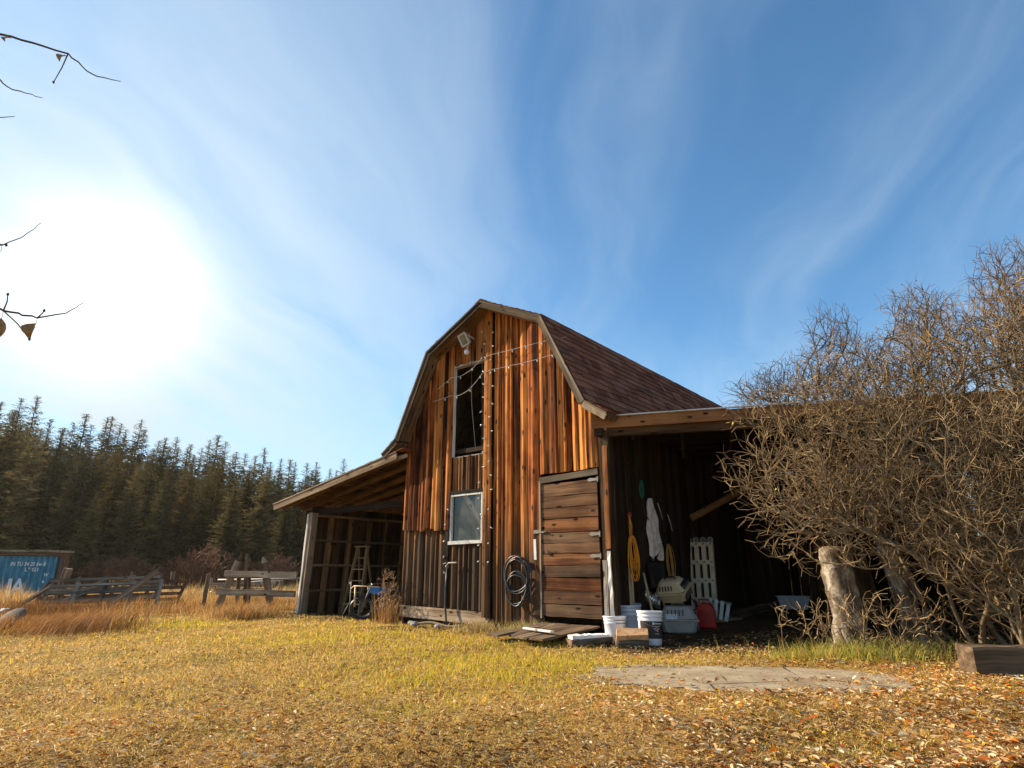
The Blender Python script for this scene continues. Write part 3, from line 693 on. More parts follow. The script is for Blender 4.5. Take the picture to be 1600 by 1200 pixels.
# floodlight
fl = barn_thing('floodlight', 'beige floodlight with a white round sensor above the dark loft opening', 'light', (-2.62, -0.04, 4.86))
Mx = Matrix.Rotation(R(-14), 3, 'Y') @ Matrix.Rotation(R(22), 3, 'X')
mb = MB(); c = Vector((-0.01, -0.16, 0.05))
def fp(x, y, z): return c + Mx @ Vector((x, y, z))
mb.hexa([fp(-.085, -.05, -.11), fp(.085, -.05, -.11), fp(.06, .06, -.085), fp(-.06, .06, -.085), fp(-.085, -.05, .11), fp(.085, -.05, .11), fp(.06, .06, .085), fp(-.06, .06, .085)])
for a, b in (((-.085, -.11), (.085, -.11)), ((.085, -.11), (.085, .11)), ((.085, .11), (-.085, .11)), ((-.085, .11), (-.085, -.11))):
    mb.board(fp(a[0], -.056, a[1]), fp(b[0], -.056, b[1]), 0.022, 0.018, Mx @ Vector((0, 1, 0)))
mb.build('housing', 'lamp_beige', fl)
mb = MB(); mb.board(fp(-.066, -.053, 0), fp(.066, -.053, 0), 0.18, 0.004, Mx @ Vector((0, 0, 1))); mb.build('lens', 'dusty_glass', fl)
mb = MB(); mb.tube([fp(0.06, 0.05, 0.06), (0.07, 0.0, 0.08)], 0.014, 8); mb.build('bracket', 'lamp_beige', fl)
mb = MB(); mb.tube([fp(0, 0.02, -0.1), (0.0, -0.12, -0.12)], 0.022, 10); mb.build('neck', 'lamp_beige', fl)
mb = MB(); mb.lathe([(0.0, -.05), (.03, -.042), (.048, -.015), (.05, .01), (.036, .04), (.014, .055), (0, .056)], 20, (0.0, -0.13, -0.19)); mb.build('sensor', 'white_plastic', fl, smooth=True)
o = MB(); pts = [(-2.60, -0.10, 4.60)]
for i in range(14): a = i/13; pts.append((-2.595+0.13*a*a+0.006*math.sin(a*9), -0.07+0.02*a, 4.58-1.72*a))
o.tube(pts, 0.0055, 5); cb = o.build('power_cable', 'cable_green', None); cb.location = P0; cb.rotation_euler = (0, 0, BR)
tag(cb, 'thin cable hanging from the floodlight down the loft opening', 'cable')

# string lights
def string_lights(name_label, pts, spacing, group='string lights on the barn gable', down=True):
    t = thing('string_lights', name_label, 'string lights', P0, BR, group)
    P_ = [Vector(p) for p in pts]; fine = []
    for a, b in zip(P_, P_[1:]):
        n = max(2, int((b-a).length/0.06))
        for i in range(n): fine.append(a.lerp(b, i/n)+Vector((random.uniform(-.004, .004), 0, random.uniform(-.004, .004))))
    fine.append(P_[-1]); mb = MB(); mb.tube(fine, 0.0032, 5); mb.build('wire', 'white_rim' if down else 'cable_green', t)
    acc = 0; last = fine[0]; proto = None
    for p in fine[1:]:
        acc += (p-last).length; last = p
        if acc >= spacing:
            acc = 0
            if proto is None:
                b = MB(); b.tube([(0, 0, 0.006), (0, 0, -0.014)], 0.0075, 8); b.lathe([(0.008, -.014), (.0115, -.026), (.0105, -.044), (.004, -.058), (0, -.06)], 10, mi=1)
                proto = b.build('bulb', ['cable_green', 'bulb_clear'], t, smooth=True); q = proto
            else: q = proto.copy(); COL.objects.link(q); q.parent = t
            q.location = p; q.rotation_euler = ((random.uniform(-.3, .3), random.uniform(-.4, .4), 0) if down else (random.uniform(-.3, .3), random.choice((-1.2, 1.2))+random.uniform(-.5, .5), 0))
    return t
def sag(a, b, s, n=10): 
    a = Vector(a); b = Vector(b); return [a.lerp(b, i/n)-Vector((0, 0, s*4*(i/n)*(1-i/n))) for i in range(n+1)]
yl = -0.13
string_lights('upper string of clear bulbs swagged across the loft opening and gable boards', sag((-3.40, yl, 4.12), (-3.03, yl, 4.28), 0.0)+sag((-3.03, yl, 4.28), (-2.27, yl, 4.50), 0.10)[1:]+sag((-2.05, yl, 4.50), (-1.35, yl, 4.48), 0.0)[0:]+sag((-1.35, yl, 4.48), (-0.45, yl, 4.43), -0.01)[1:], 0.30)
string_lights('lower string of clear bulbs sagging across the middle of the loft opening', sag((-3.5, yl, 3.9), (-3.03, yl, 3.93), 0.0)+sag((-3.03, yl, 3.93), (-2.27, yl, 4.20), 0.13)[1:]+sag((-2.05, yl, 4.22), (-0.50, yl, 4.20), 0.02)[0:], 0.30)
string_lights('string of bulbs running down the left edge of the tall middle board', [(-2.26, yl, 5.25), (-2.26, yl, 4.5), (-2.24, yl, 2.6), (-2.27, yl, 1.9), (-2.25, yl, 0.95)], 0.22, down=False)
string_lights('string of bulbs running down the right edge of the tall middle board', [(-2.05, yl, 5.15), (-2.04, yl, 3.5), (-2.06, yl, 2.2), (-2.05, yl, 1.0), (-2.14, yl, 0.9), (-2.18, yl, 1.0)], 0.24, down=False)
string_lights('short string of bulbs beside the left edge of the small window', [(-3.10, -0.08, 2.15), (-3.11, -0.08, 1.5), (-3.14, -0.08, 0.85)], 0.25, down=False)

# hose coil
hz = barn_thing('hose_coil', 'coiled black garden hose hanging on the barn boards left of the plank door', 'hose', (-1.47, -0.11, 0.80))
mb = MB()
for k in range(9):
    rx, rz_ = random.uniform(.21, .27), random.uniform(.22, .28); cx, cz = random.uniform(-.03, .03), random.uniform(-.03, .02)+(0 if k < 6 else -0.2); 
    if k >= 6: rx *= 0.85
    mb.tube([(cx+rx*math.cos(a)+.01*math.sin(3*a+k), -0.012*(k % 4)-0.01+0.012*math.sin(2*a+k), cz+rz_*math.sin(a)+.012*math.sin(2*a+k*2)) for a in [2*math.pi*i/36 for i in range(36)]], 0.0115, 7, closed=True)
mb.build('hose', 'black_rubber', hz, smooth=True)
mb = MB(); mb.tube([(0.24, -0.02, -0.1), (0.26, -0.015, -0.35), (0.27, -0.01, -0.62), (0.28, -0.02, -0.75)], 0.008, 6); mb.build('loose_end', 'black_rubber', hz, smooth=True)
mb = MB(); mb.tube([(-0.02, 0.05, 0.29), (-0.02, -0.05, 0.26), (-0.02, -0.06, 0.23), (-0.02, -0.05, 0.29)], 0.008, 6); mb.build('hook', 'red_cord', hz)
mb = MB(); mb.board((-1.155, -0.085, 1.02), (-1.165, -0.085, 1.32), 0.045, 0.012, (1, 0, 0)); o = mb.build('thermometer', 'white_rim'); o.location = P0; o.rotation_euler = (0, 0, BR)
tag(o, 'pale narrow thermometer strip on the barn left of the door', 'thermometer')
o = MB(); o.tube([(-1.155, -0.09, 1.0), (-1.14, -0.1, 0.9), (-1.11, -0.1, 0.82)], 0.004, 5); o = o.build('cord_end', 'red_cord'); o.location = P0; o.rotation_euler = (0, 0, BR); tag(o, 'short thin red cord hanging under the pale thermometer strip', 'cord')
# standpipe
sp = barn_thing('standpipe', 'black water standpipe with grey faucet in front of the left barn boards', 'faucet', (-2.98, -0.12, 0.0))
mb = MB(); mb.tube([(-.03, 0, 0.90), (-.04, -0.01, 0.6), (-.03, -0.02, 0.3), (0.03, -0.05, 0.1), (0.08, -0.08, -.02)], 0.016, 8); mb.build('pipe', 'black_rubber', sp, smooth=True)
mb = MB(); mb.tube([(-.03, 0, 0.88), (-.03, 0, 0.95), (0.0, 0, 0.985), (0.16, 0.02, 0.99), (0.2, 0.02, 0.98)], 0.016, 8); mb.tube([(-.03, -.03, .93), (-.03, .03, .93)], 0.02, 8); mb.build('faucet', 'worn_metal', sp, smooth=True)
mb = MB(); mb.tube([(-.06, 0.0, .99), (-.12, -.01, .97)], 0.008, 6); mb.build('handle', 'worn_metal', sp)
x, y = BW(-3.25, -0.42).xy
mb = MB(); mb.tube([(x+0.85*i/9*T.x, y+0.85*i/9*T.y, 0.045+0.02*math.sin(i*0.7)) for i in range(-2, 11)], 0.02, 8, tint=(0.5, 0.9, 0.7)); tag(mb.build('pipe', 'grey_wood', smooth=True), 'long grey pole lying on the ground under the skirt board', 'pole')
for i, (xx, yy, r, lb) in enumerate(((-3.6, -0.35, .05, 'smallest pale stone at the barn foot left of the lying pole'), (-3.35, -0.5, .065, 'rough pale stone in front of the lying grey pole'), (-2.75, -0.55, .05, 'flat stone near the foot of the black standpipe'))):
    mb = MB(); mb.lathe([(0, -r*.5), (r*.9, -r*.3), (r, .1*r), (r*.6, r*.6), (0, r*.7)], 9, wob=0.12); o = mb.build('stone', 'stone', smooth=False); o.location = BW(xx, yy, 0.03); tag(o, lb, 'stone', 'stones at the barn foot')

# plank ramp
rp = barn_thing('plank_ramp', 'weathered grey plank ramp lying before the plank door', 'ramp', (-0.55, -0.5, 0.03))
for k in range(4):
    mb = MB(); mb.board((-0.36+k*0.245, 0.42, 0.10-0.0*k), (-0.52+k*0.255+random.uniform(-.03, .03), -0.62+random.uniform(-.1, .1), 0.015), 0.235, 0.025, (1, 0, 0), seg=5, jit=0.006, tone=0.35, br=0.55); mb.build('plank', 'grey_wood', rp)
mb = MB(); mb.board((-0.25, -0.30, 0.095), (0.32, -0.45, 0.09), 0.06, 0.02, (0, 1, 0), seg=3, jit=.003, tone=.9, br=.9); mb.build('cleat', 'pale_wood', rp)

# buckets
def bucket(label, loc, H, Rt, Rb, mat, tilt=(0, 0), label_band=False, handle=True, script=False, rz=0.0, group='plastic buckets by the barn corner'):
    t = thing('bucket', label, 'bucket', loc, rz, group, rot=(tilt[0], tilt[1], rz))
    def rr(z): return Rb+(Rt-Rb)*z/H
    prof = [(0.0, 0.004), (rr(0)-.006, 0.0), (rr(0), .006)]
    for z, d in ((.30, 0), (.70, 0), (.715, .006), (.725, .006), (.74, 0), (.82, .001), (.83, .009), (.845, .009), (.86, .001), (.92, .001), (.93, .010), (.955, .011), (.985, .010), (1.0, .006)): prof.append((rr(z*H)+d, z*H))
    prof += [(rr(H)-.004, H), (rr(H*.9)-.004, H*.9), (rr(.05*H)-.004, .02), (0.0, .018)]
    mb = MB(); mb.lathe(prof, 40, wob=0.002); mb.build('body', mat, t, smooth=True)
    if handle:
        mb = MB(); a0 = 0.5; pts = [(math.cos(a0)*math.cos(a)*(rr(H)+.014), math.sin(a0)*math.cos(a)*(rr(H)+.014)-math.sin(a)*.02, H*.86-abs(math.sin(a))*Rt*.62) for a in [math.pi*i/18 for i in range(19)]]
        pts = [(math.cos(math.pi*i/18)*(rr(H*.8)+.016), -abs(math.sin(math.pi*i/18))*(rr(H*.7)+.018), H*.86-math.sin(math.pi*i/18)*H*.30) for i in range(19)]
        mb.tube(pts, 0.003, 5); mb.build('handle', 'worn_metal', t)
    if label_band:
        mb = MB(); vs = []; fs = []; n = 26
        for i in range(n+1):
            a = R(-165)+R(190)*i/n
            for z in (H*.20, H*.70): vs.append(((rr(z)+.0025)*math.cos(a), (rr(z)+.0025)*math.sin(a), z))
        for i in range(n): fs.append((2*i, 2*i+2, 2*i+3, 2*i+1))
        mb.add(vs, fs); lb = mb.build('label', 'label_black', t)
        mb = MB()
        def mark(a0, a1, z0, z1, mi=0):
            vs = []; k = 5
            for i in range(k+1):
                a = R(a0+(a1-a0)*i/k)
                for z in (z0*H, z1*H): vs.append(((rr(z)+.004)*math.cos(a), (rr(z)+.004)*math.sin(a), z))
            mb.add(vs, [(2*i, 2*i+2, 2*i+3, 2*i+1) for i in range(k)], mi=mi)
        mark(-100, -93, .60, .67)
        for i in range(7): mark(-91+i*6, -86.6+i*6, .615+.01*(i % 2), .652)
        for i in range(6): mark(-102+i*7, -97+i*7, .545, .572)
        for (a, z, w) in ((-94, .47, 9), (-84, .50, 10), (-74, .46, 9), (-86, .43, 12), (-78, .40, 8)): mark(a, a+w, z, z+.035, 1)
        for i in range(5): mark(-86+i*5, -83+i*5, .33, .35)
        mb.build('lettering', ['ink_white', 'ink_pink'], lb)
    if script:
        mb = MB()
        for row, (z, m_) in enumerate(((.84, 7), (.72, 8))):
            for i in range(m_):
                a = -100+i*9+row*6; pts = []
                for q in range(6):
                    aa = R(a+q*1.6); zz = H*(z+.022*math.sin(q*2.3+i*1.7)); pts.append(((rr(zz)+.012)*math.cos(aa), (rr(zz)+.012)*math.sin(aa), zz))
                mb.tube(pts, 0.0022, 4)
        mb.build('handwriting', 'ink_dark', t)
    return t
bucket('white bucket with a black printed label, nearest the camera', (1.75, 8.28, gh(1.75, 8.28)), .405, .158, .135, 'white_plastic', (R(-2), R(2)), label_band=True, rz=0.15)
bucket('tall grey-blue bucket behind the white buckets', (1.66, 9.25, gh(1.7, 9.2)-.02), .46, .178, .150, 'grey_plastic', (R(-3), R(-1)), rz=2.6)
bucket('small white bucket with dark handwriting behind the logs', (1.36, 8.62, gh(1.36, 8.62)), .31, .145, .125, 'white_plastic', (R(-2), 0), handle=False, script=True)
bucket('small black pot half hidden behind the white bucket', (1.52, 9.75, gh(1.5, 9.7)), .32, .14, .11, 'black_plastic', handle=False, group=None)

# logs in front
def log(label, name, a, b, r, mat, endmat, cat='log', split=False, wob=.06):
    a = Vector(a); b = Vector(b); d = (b-a).normalized(); L = (b-a).length
    t = thing(name, label, cat, a)
    mb = MB(); n = 16; m = 12; vs = []; gs = []; fs = []; u = d.cross(Vector((0, 0, 1))).normalized(); w = u.cross(d)
    ph = random.uniform(0, 9)
    for i in range(m+1):
        for k in range(n):
            an = 2*math.pi*k/n; rr = r*(1+wob*math.sin(2*an+i*.5+ph)+wob*.6*math.sin(5*an+i+ph)+random.uniform(-.02, .02))
            h = math.sin(an)*rr; 
            if split and h > r*.12: h = r*.12+random.uniform(-.004, .004)
            if split and h < -r*.62: h = -r*.62
            p = d*(L*i/m)+u*math.cos(an)*rr+w*h; vs.append(p); gs.append((math.cos(an)*rr+ph, h, L*i/m))
    for i in range(m):
        for k in range(n): fs.append((i*n+k, i*n+(k+1) % n, (i+1)*n+(k+1) % n, (i+1)*n+k))
    mb.add(vs, fs, gs, (0.5, 0.4, .5)); mb.build('bark', mat, t, smooth=not split)
    for e, i in ((0, 0), (1, m)):
        e_ = MB(); idx = [vs[i*n+k]+d*(0.001 if e else -.001) for k in range(n)]; e_.add(idx, [tuple(range(n)) if e else tuple(reversed(range(n)))], [(q.x*5, q.y*5, q.z*5) for q in idx], (.6, 0, .6)); e_.build('cut_end', endmat, t)
    return t
fw = thing('split_log', 'split firewood log with fresh orange-brown face in front of the small bucket', 'log', (1.27, 8.02, gh(1.31, 8.0)+.11), R(3))
mb = MB(); h = .125
mb.hexa([(0, -.02, -.11), (.40, -.02, -.12), (.41, .15, -.10), (.02, .16, -.10), (-.01, -.10, .02), (.38, -.09, .03), (.41, .05, .09), (.03, .06, .10)], tint=(.8, 0, .62))
fb = mb.build('split_face', 'fresh_wood', fw)
mb = MB(); mb.tube([(-.005, .02, -.065), (.2, .02, -.07), (.39, .02, -.075)], [.09, .095, .09], 12); mb.build('bark', 'bark', fw, smooth=True)
log('low log with flat whitish weathered top left of the buckets', 'flat_log', (0.70, 8.12, gh(.7, 8.1)+.075), (1.22, 8.25, gh(1.3, 8.2)+.075), .115, 'bark', 'grey_wood', split=True, wob=.12)
mb = MB(); mb.board((.02, .0, .035), (.50, .115, .04), .17, .05, (-.2, 1, 0), seg=16, jit=.007, tint=(.75, 1.0, .95)); mb.build('weathered_top', 'pale_wood', [q for q in bpy.data.objects if q.name == 'flat_log'][0])

# pet carriers
def carrier(label, loc, size, mat, rot, sticker=False):
    t = thing('pet_carrier', label, 'pet carrier', loc, 0, 'pet carriers in the shed', rot=rot)
    sx, sy, sz = size
    def half(z0, z1, i0, i1, name):
        mb = MB(); c = .05
        def ring(ins, z, ch): 
            x, y = sx/2-ins, sy/2-ins
            return [(-x+ch, -y, z), (x-ch, -y, z), (x, -y+ch, z), (x, y-ch, z), (x-ch, y, z), (-x+ch, y, z), (-x, y-ch, z), (-x, -y+ch, z)]
        zz = [(z0, i0, c), (z0+(z1-z0)*.12, i0-.004, c), (z0+(z1-z0)*.9, i1+.006, c), (z1, i1, c)] if z1 > z0 else []
        rings = [ring(i0+.02, z0, c)]+[ring(i0, z0+(z1-z0)*.1, c), ring(i1, z1-(z1-z0)*.08, c), ring(i1+.025, z1, c)]
        vs = sum(rings, []); fs = []
        for i in range(3):
            for k in range(8): fs.append((i*8+k, i*8+(k+1) % 8, (i+1)*8+(k+1) % 8, (i+1)*8+k))
        fs += [tuple(reversed(range(8))), tuple(24+k for k in range(8))]
        mb.add(vs, fs)
        return mb
    half(0, sz*.48, .035, .0, 'lower').build('lower_shell', mat, t)
    half(sz*.5, sz, .0, .07, 'upper').build('upper_shell', mat, t)
    mb = MB(); z = sz*.49
    for (a, b) in (((-1, -1), (1, -1)), ((1, -1), (1, 1)), ((1, 1), (-1, 1)), ((-1, 1), (-1, -1))): mb.board((a[0]*(sx/2+.006), a[1]*(sy/2+.006), z), (b[0]*(sx/2+.006), b[1]*(sy/2+.006), z), .022, .022, (0, 0, 1))
    mb.build('rim', mat, t)
    # wire door on the +x end
    mb = MB(); x = sx/2+.004
    for i in range(8): y = -sy*.30+sy*.60*i/7; mb.tube([(x+.006, y, sz*.14), (x-.02, y, sz*.84)], .004, 5)
    for i in range(3): z = sz*(.2+.28*i); mb.tube([(x+.004, -sy*.32, z), (x+.004, sy*.32, z)], .004, 5)
    mb.build('wire_door', 'worn_metal', t)
    mb = MB(); mb.hexa([(x-.03, -sy*.32, sz*.12), (x-.001, -sy*.32, sz*.12), (x-.001, sy*.32, sz*.12), (x-.03, sy*.32, sz*.12), (x-.05, -sy*.30, sz*.86), (x-.015, -sy*.30, sz*.86), (x-.015, sy*.30, sz*.86), (x-.05, sy*.30, sz*.86)]); mb.build('door_opening', 'black_plastic', t)
    mb = MB(); y = -sy/2+.012   # long side vents
    for i in range(5): mb.board((-sx*.28+i*sx*.10, y-.016, sz*.66), (-sx*.28+i*sx*.10, y+.012, sz*.86), .012, .012, (1, 0, 0))
    mb.build('vent_slots', 'black_plastic', t)
    mb = MB(); mb.tube([(-.09, 0, sz-.005), (-.08, 0, sz+.03), (.08, 0, sz+.03), (.09, 0, sz-.005)], .012, 8); mb.build('carry_handle', 'black_plastic' if not sticker else mat, t, smooth=True)
    if sticker:
        mb = MB(); mb.board((-.18, -sy/2-.004, sz*.62), (-.02, -sy/2-.004, sz*.62), .07, .002, (0, 0, 1)); s_ = mb.build('sticker', 'ink_white', t)
        mb = MB()
        for i in range(5): mb.board((-.165+i*.028, -sy/2-.0065, sz*.62), (-.148+i*.028, -sy/2-.0065, sz*.62), .03, .001, (0, 0, 1))
        mb.build('lettering', 'grey_plastic', s_)
    return t
cx, cy = 2.50, 9.75
carrier('grey pet carrier with white sticker, lower of the two stacked carriers', (cx, cy, gh(cx, cy)+.0), (.54, .36, .38), 'grey_beige_plastic', (R(1), 0, R(-14)), True)
t = carrier('beige pet carrier tipped on top of the grey carrier', (cx+.02, cy+.05, gh(cx, cy)+.40), (.46, .36, .32), 'beige_plastic', (R(24), R(-4), R(-38)))
t.location = (cx-.02, cy-.02, gh(cx, cy)+.47)

# red fuel can
t = thing('fuel_can', 'red plastic fuel can standing right of the stacked pet carriers', 'fuel can', (2.98, 10.0, gh(3.0, 9.95)), R(-25))
mb = MB(); prof = [(-.5, 0), (-.5, .62), (-.36, .86), (-.12, 1.0), (.2, 1.0), (.42, .84), (.5, .62), (.5, 0)]; w, h = .30, .36; vs = []; fs = []
for y, s in ((-.09, .90), (-.075, 1.0), (.075, 1.0), (.09, .90)):
    for (px_q, pz_q) in prof: vs.append((px_q*w*s, y, (pz_q-.5)*h*s+.5*h))
k = len(prof)
for i in range(3):
    for j in range(k): fs.append((i*k+j, i*k+(j+1) % k, (i+1)*k+(j+1) % k, (i+1)*k+j))
fs += [tuple(reversed(range(k))), tuple(3*k+j for j in range(k))]; mb.add(vs, fs); mb.build('body', 'red_plastic', t)
mb = MB(); mb.tube([(-.08, 0, .345), (-.08, 0, .41), (.07, 0, .41), (.09, 0, .34)], .014, 8); mb.build('handle', 'red_plastic', t, smooth=True)
mb = MB(); mb.tube([(-.115, 0, .33), (-.16, 0, .40)], .024, 10); mb.build('cap', 'black_plastic', t)

# folding ladders against the barn side wall
def folding_ladder(label, base, H, lean, rz, n_r=4, width=.30, mat='aluminium'):
    t = thing('folding_ladder', label, 'ladder', base, rz, 'folded ladders in the open shed', rot=(lean, 0, rz))
    for layer, y in enumerate((0.0, .085)):
        for x in (-width/2, -width/6, width/6, width/2):
            mb = MB(); mb.board((x, y, 0), (x, y, H), .074, .06, (1, 0, 0))
            mb.build('rail', mat, t)
        for i in range(n_r):
            z = H*(.04+.93*i/(n_r-1)); mb = MB(); mb.board((-width/2+.02, y, z), (width/2-.02, y, z), .04, .07, (0, 1, 0)); mb.build('rung', mat, t)
    mb = MB()
    for x in (-width/2, -width/6, width/6, width/2):
        mb.lathe([(.022, -.03), (.052, -.03), (.055, 0), (.052, .03), (.022, .03), (.022, -.03)], 16, (x, .0, H+.03), Matrix.Rotation(R(90), 3, 'X'))
    mb.build('hinge', 'worn_metal', t)
    for x in (-width/2, -width/6, width/6, width/2):
        for i in range(n_r):
            z = H*(.04+.93*i/(n_r-1)); mb = MB(); mb.tube([(x, -.036, z), (x, -.024, z)], .014, 8); mb.build('rivet', 'black_plastic', t)
    return t
lp = BW(0.22, 2.72, 0); folding_ladder('tall silver folding ladder leaning inside the shed behind the fuel can', (lp.x, lp.y, gh(lp.x, lp.y)), 1.32, R(-9), R(-24), 5, .36)
lp = BW(0.50, 2.35, 0); t = thing('step_rack', 'short white slatted rack leaning at the foot of the tall ladder', 'rack', (lp.x+.10, lp.y+.02, gh(lp.x, lp.y)+.04), R(-5), rot=(R(-28), R(14), R(-10)))
for i in range(4):
    mb = MB(); mb.board((-.13+i*.085, 0, 0), (-.15+i*.1, 0, .32), .055, .03, (1, 0, 0)); mb.build('slat', 'white_paint_wood', t)
mb = MB(); mb.board((-.19, .03, .06), (.19, .03, .06), .03, .03, (0, 0, 1)); mb.build('crosspiece', 'worn_metal', t)
mb = MB(); mb.board((-.19, .03, .28), (.19, -.01, .31), .03, .03, (0, 0, 1)); mb.build('crosspiece', 'worn_metal', t)

# things hanging on the barn side wall (local +x faces the shed)
def side_thing(name, label, cat, y, z, x=0.03): return thing(name, label, cat, BW(x, y, z), BR)
t = side_thing('extension_cord', 'bright orange extension cord looped on a nail inside the shed', 'cord', .66, 1.66)
mb = MB()
for k in range(13):
    a0 = random.uniform(-.1, .1); L = random.uniform(.62, 1.02); w = random.uniform(.10, .24); pts = []
    for i in range(21):
        u = i/20; an = u*2*math.pi
        y = w*math.sin(an)*(0.35+.65*math.sin(an/2)**2)+.10*(1-math.cos(an))/2*(k/13)+a0*.3; z = -.30-(L-.28)*(1-math.cos(an))/2
        pts.append((.03+.012*(k % 4)+.01*math.sin(an*2), y, z))
    mb.tube(pts, .0065, 5, closed=True)
for k in range(3): mb.tube([(.03, 0.0, 0), (.035+.01*k, .02*(k-1), -.15), (.04, .03*(k-1), -.32)], .0065, 5)
mb.build('cord', 'orange_cord', t, smooth=True)
mb = MB(); mb.tube([(0, 0, 0.0), (.06, 0, .02)], .005, 6); mb.tube([(.03, -.02, 0.02), (.04, .02, .04), (.04, .03, -.02)], .012, 6); mb.build('plug', 'red_cord', t)
t = side_thing('rope_coil', 'duller yellow cord hanging beside the scoop shovel', 'cord', 1.88, 1.28)
mb = MB()
for k in range(8):
    L = random.uniform(.5, .72); w = random.uniform(.05, .16)
    mb.tube([(.03+.01*(k % 3), w*math.sin(2*math.pi*i/18)+.05*(1-math.cos(2*math.pi*i/18))/2, -L*(1-math.cos(2*math.pi*i/18))/2) for i in range(18)], .0055, 5, closed=True)
mb.build('cord', 'yellow_cord', t, smooth=True)
# hanging cloth
t = side_thing('hanging_cloth', 'long white cloth hanging from a nail on the dark wall', 'cloth', 1.33, 1.97)
mb = MB(); vs = []; fs = []; nu, nv = 14, 20
for j in range(nv+1):
    v = j/nv
    for i in range(nu+1):
        u = i/nu-.5; w = .10+.34*v**.55; fold = .035*math.sin(u*19+v*3)*(.35+v)+.012*math.sin(u*7+v*14)
        zb = -.80*v - .16*abs(math.sin(u*6.0+.4))*v**3
        vs.append((.05+fold+.02*v, u*w+.10*v+.0, zb))
for j in range(nv):
    for i in range(nu): fs.append((j*(nu+1)+i, j*(nu+1)+i+1, (j+1)*(nu+1)+i+1, (j+1)*(nu+1)+i))
k = len(vs); vs2 = [(x-.006, y, z) for x, y, z in vs]; mb.add(vs+vs2, fs+[tuple(q+k for q in reversed(f)) for f in fs]); mb.build('fabric', 'cloth', t, smooth=True)
mb = MB(); mb.tube([(0, 0, .01), (.08, 0, .02)], .004, 6); mb.build('nail', 'dark_metal', t)
t = side_thing('green_bundle', 'dark green cloth loop hanging high on the shed wall', 'loop', 1.08, 2.22)
mb = MB(); mb.tube([(.04, .05*math.sin(a), -.13+.13*math.cos(a)*(1+.2*math.sin(a))) for a in [2*math.pi*i/16 for i in range(16)]], .018, 7, closed=True); mb.build('cloth_loop', 'green_cloth', t, smooth=True)
mb = MB(); mb.tube([(.04, 0, -.25), (.05, .02, -.45), (.05, .10, -.55), (.05, .2, -.62)], .008, 6); mb.build('strap', 'grey_wood', t, smooth=True)
# shovel hanging blade up, handle down
t = side_thing('scoop_shovel', 'dark square scoop shovel standing blade up against the shed wall', 'shovel', 1.28, 0.0, .10); t.location.z = gh(t.location.x, t.location.y)
mb = MB(); mb.hexa([(.02, -.17, .66), (.02, .17, .66), (.05, .17, .66), (.05, -.17, .66), (-.02, -.19, 1.03), (-.02, .19, 1.03), (.0, .19, 1.03), (.0, -.19, 1.03)])
mb.board((.06, -.175, .68), (.03, -.19, 1.02), .02, .06, (0, 1, 0)); mb.board((.06, .175, .68), (.03, .19, 1.02), .02, .06, (0, 1, 0)); mb.build('blade', 'dark_metal', t)
mb = MB(); mb.tube([(.05, 0, .72), (.10, .08, .35), (.16, .16, 0.0)], .017, 8); mb.build('handle', 'ladder_wood', t, smooth=True)
for (y, h, x2, r, lb) in ((.58, .92, .07, .020, 'pale round pole standing nearest the barn corner post'), (.66, 1.3, .05, .022, 'taller dull pole leaning just behind the pale round pole'), (1.02, .86, .22, .019, 'brown wooden tool handle leaning between orange cord and shovel')):
    p = BW(.05+x2, y-.1, 0); q = BW(.05, y, h); g0 = gh(p.x, p.y)
    mb = MB(); mb.tube([(0, 0, 0), ((q.x-p.x)/2, (q.y-p.y)/2, h/2), (q.x-p.x, q.y-p.y, h)], [r, r*.95, r*.9], 10, tint=(.7, .5, .7)); o = mb.build('wooden_pole', 'pale_wood' if r < .021 and y < .5 else 'ladder_wood', None, smooth=True); o.location = (p.x, p.y, g0); tag(o, lb, 'pole', 'poles against the shed wall')
for (y, z, lb) in ((1.62, 1.80, 'upper left of two thin white sticks hung on the dark shed wall'), (1.95, 1.64, 'lower right of two thin white sticks hung on the dark shed wall')):
    mb = MB(); mb.tube([(0, 0, .12), (.01, .06, 0), (.0, .14, -.14)], .006, 6); o = mb.build('white_stick', 'white_rim', smooth=True); o.location = BW(.06, y, z); o.rotation_euler = (0, 0, BR); tag(o, lb, 'stick', 'white sticks on the wall')
# vent duct
t = thing('duct_elbow', 'shiny crumpled metal duct elbow behind the grey-blue bucket', 'duct', (1.98, 9.75, gh(2, 9.85)+.52), R(-20))
mb = MB(); pts = []; rs = []
for i in range(30):
    a = i/29
    pts.append((-.16+.42*a, -.0+.03*math.sin(a*5), .10*math.cos(a*3.0)+.02)); rs.append(.075+.012*(i % 2)+(.02 if i in (0, 29) else 0))
mb.tube(pts, rs, 16); mb.build('duct', 'bright_metal', t, smooth=False)
mb = MB(); mb.tube([(-.16, 0, .12), (-.20, 0, .20), (-.13, 0, .26)], .016, 8); mb.build('bracket', 'worn_metal', t)
t2 = MB(); t2.box((2.15, 9.98, .25), (.38, .3, .42)); o = t2.build('wooden_box', 'shade_dark_wood'); tag(o, 'dark wooden box under the metal duct elbow', 'box')
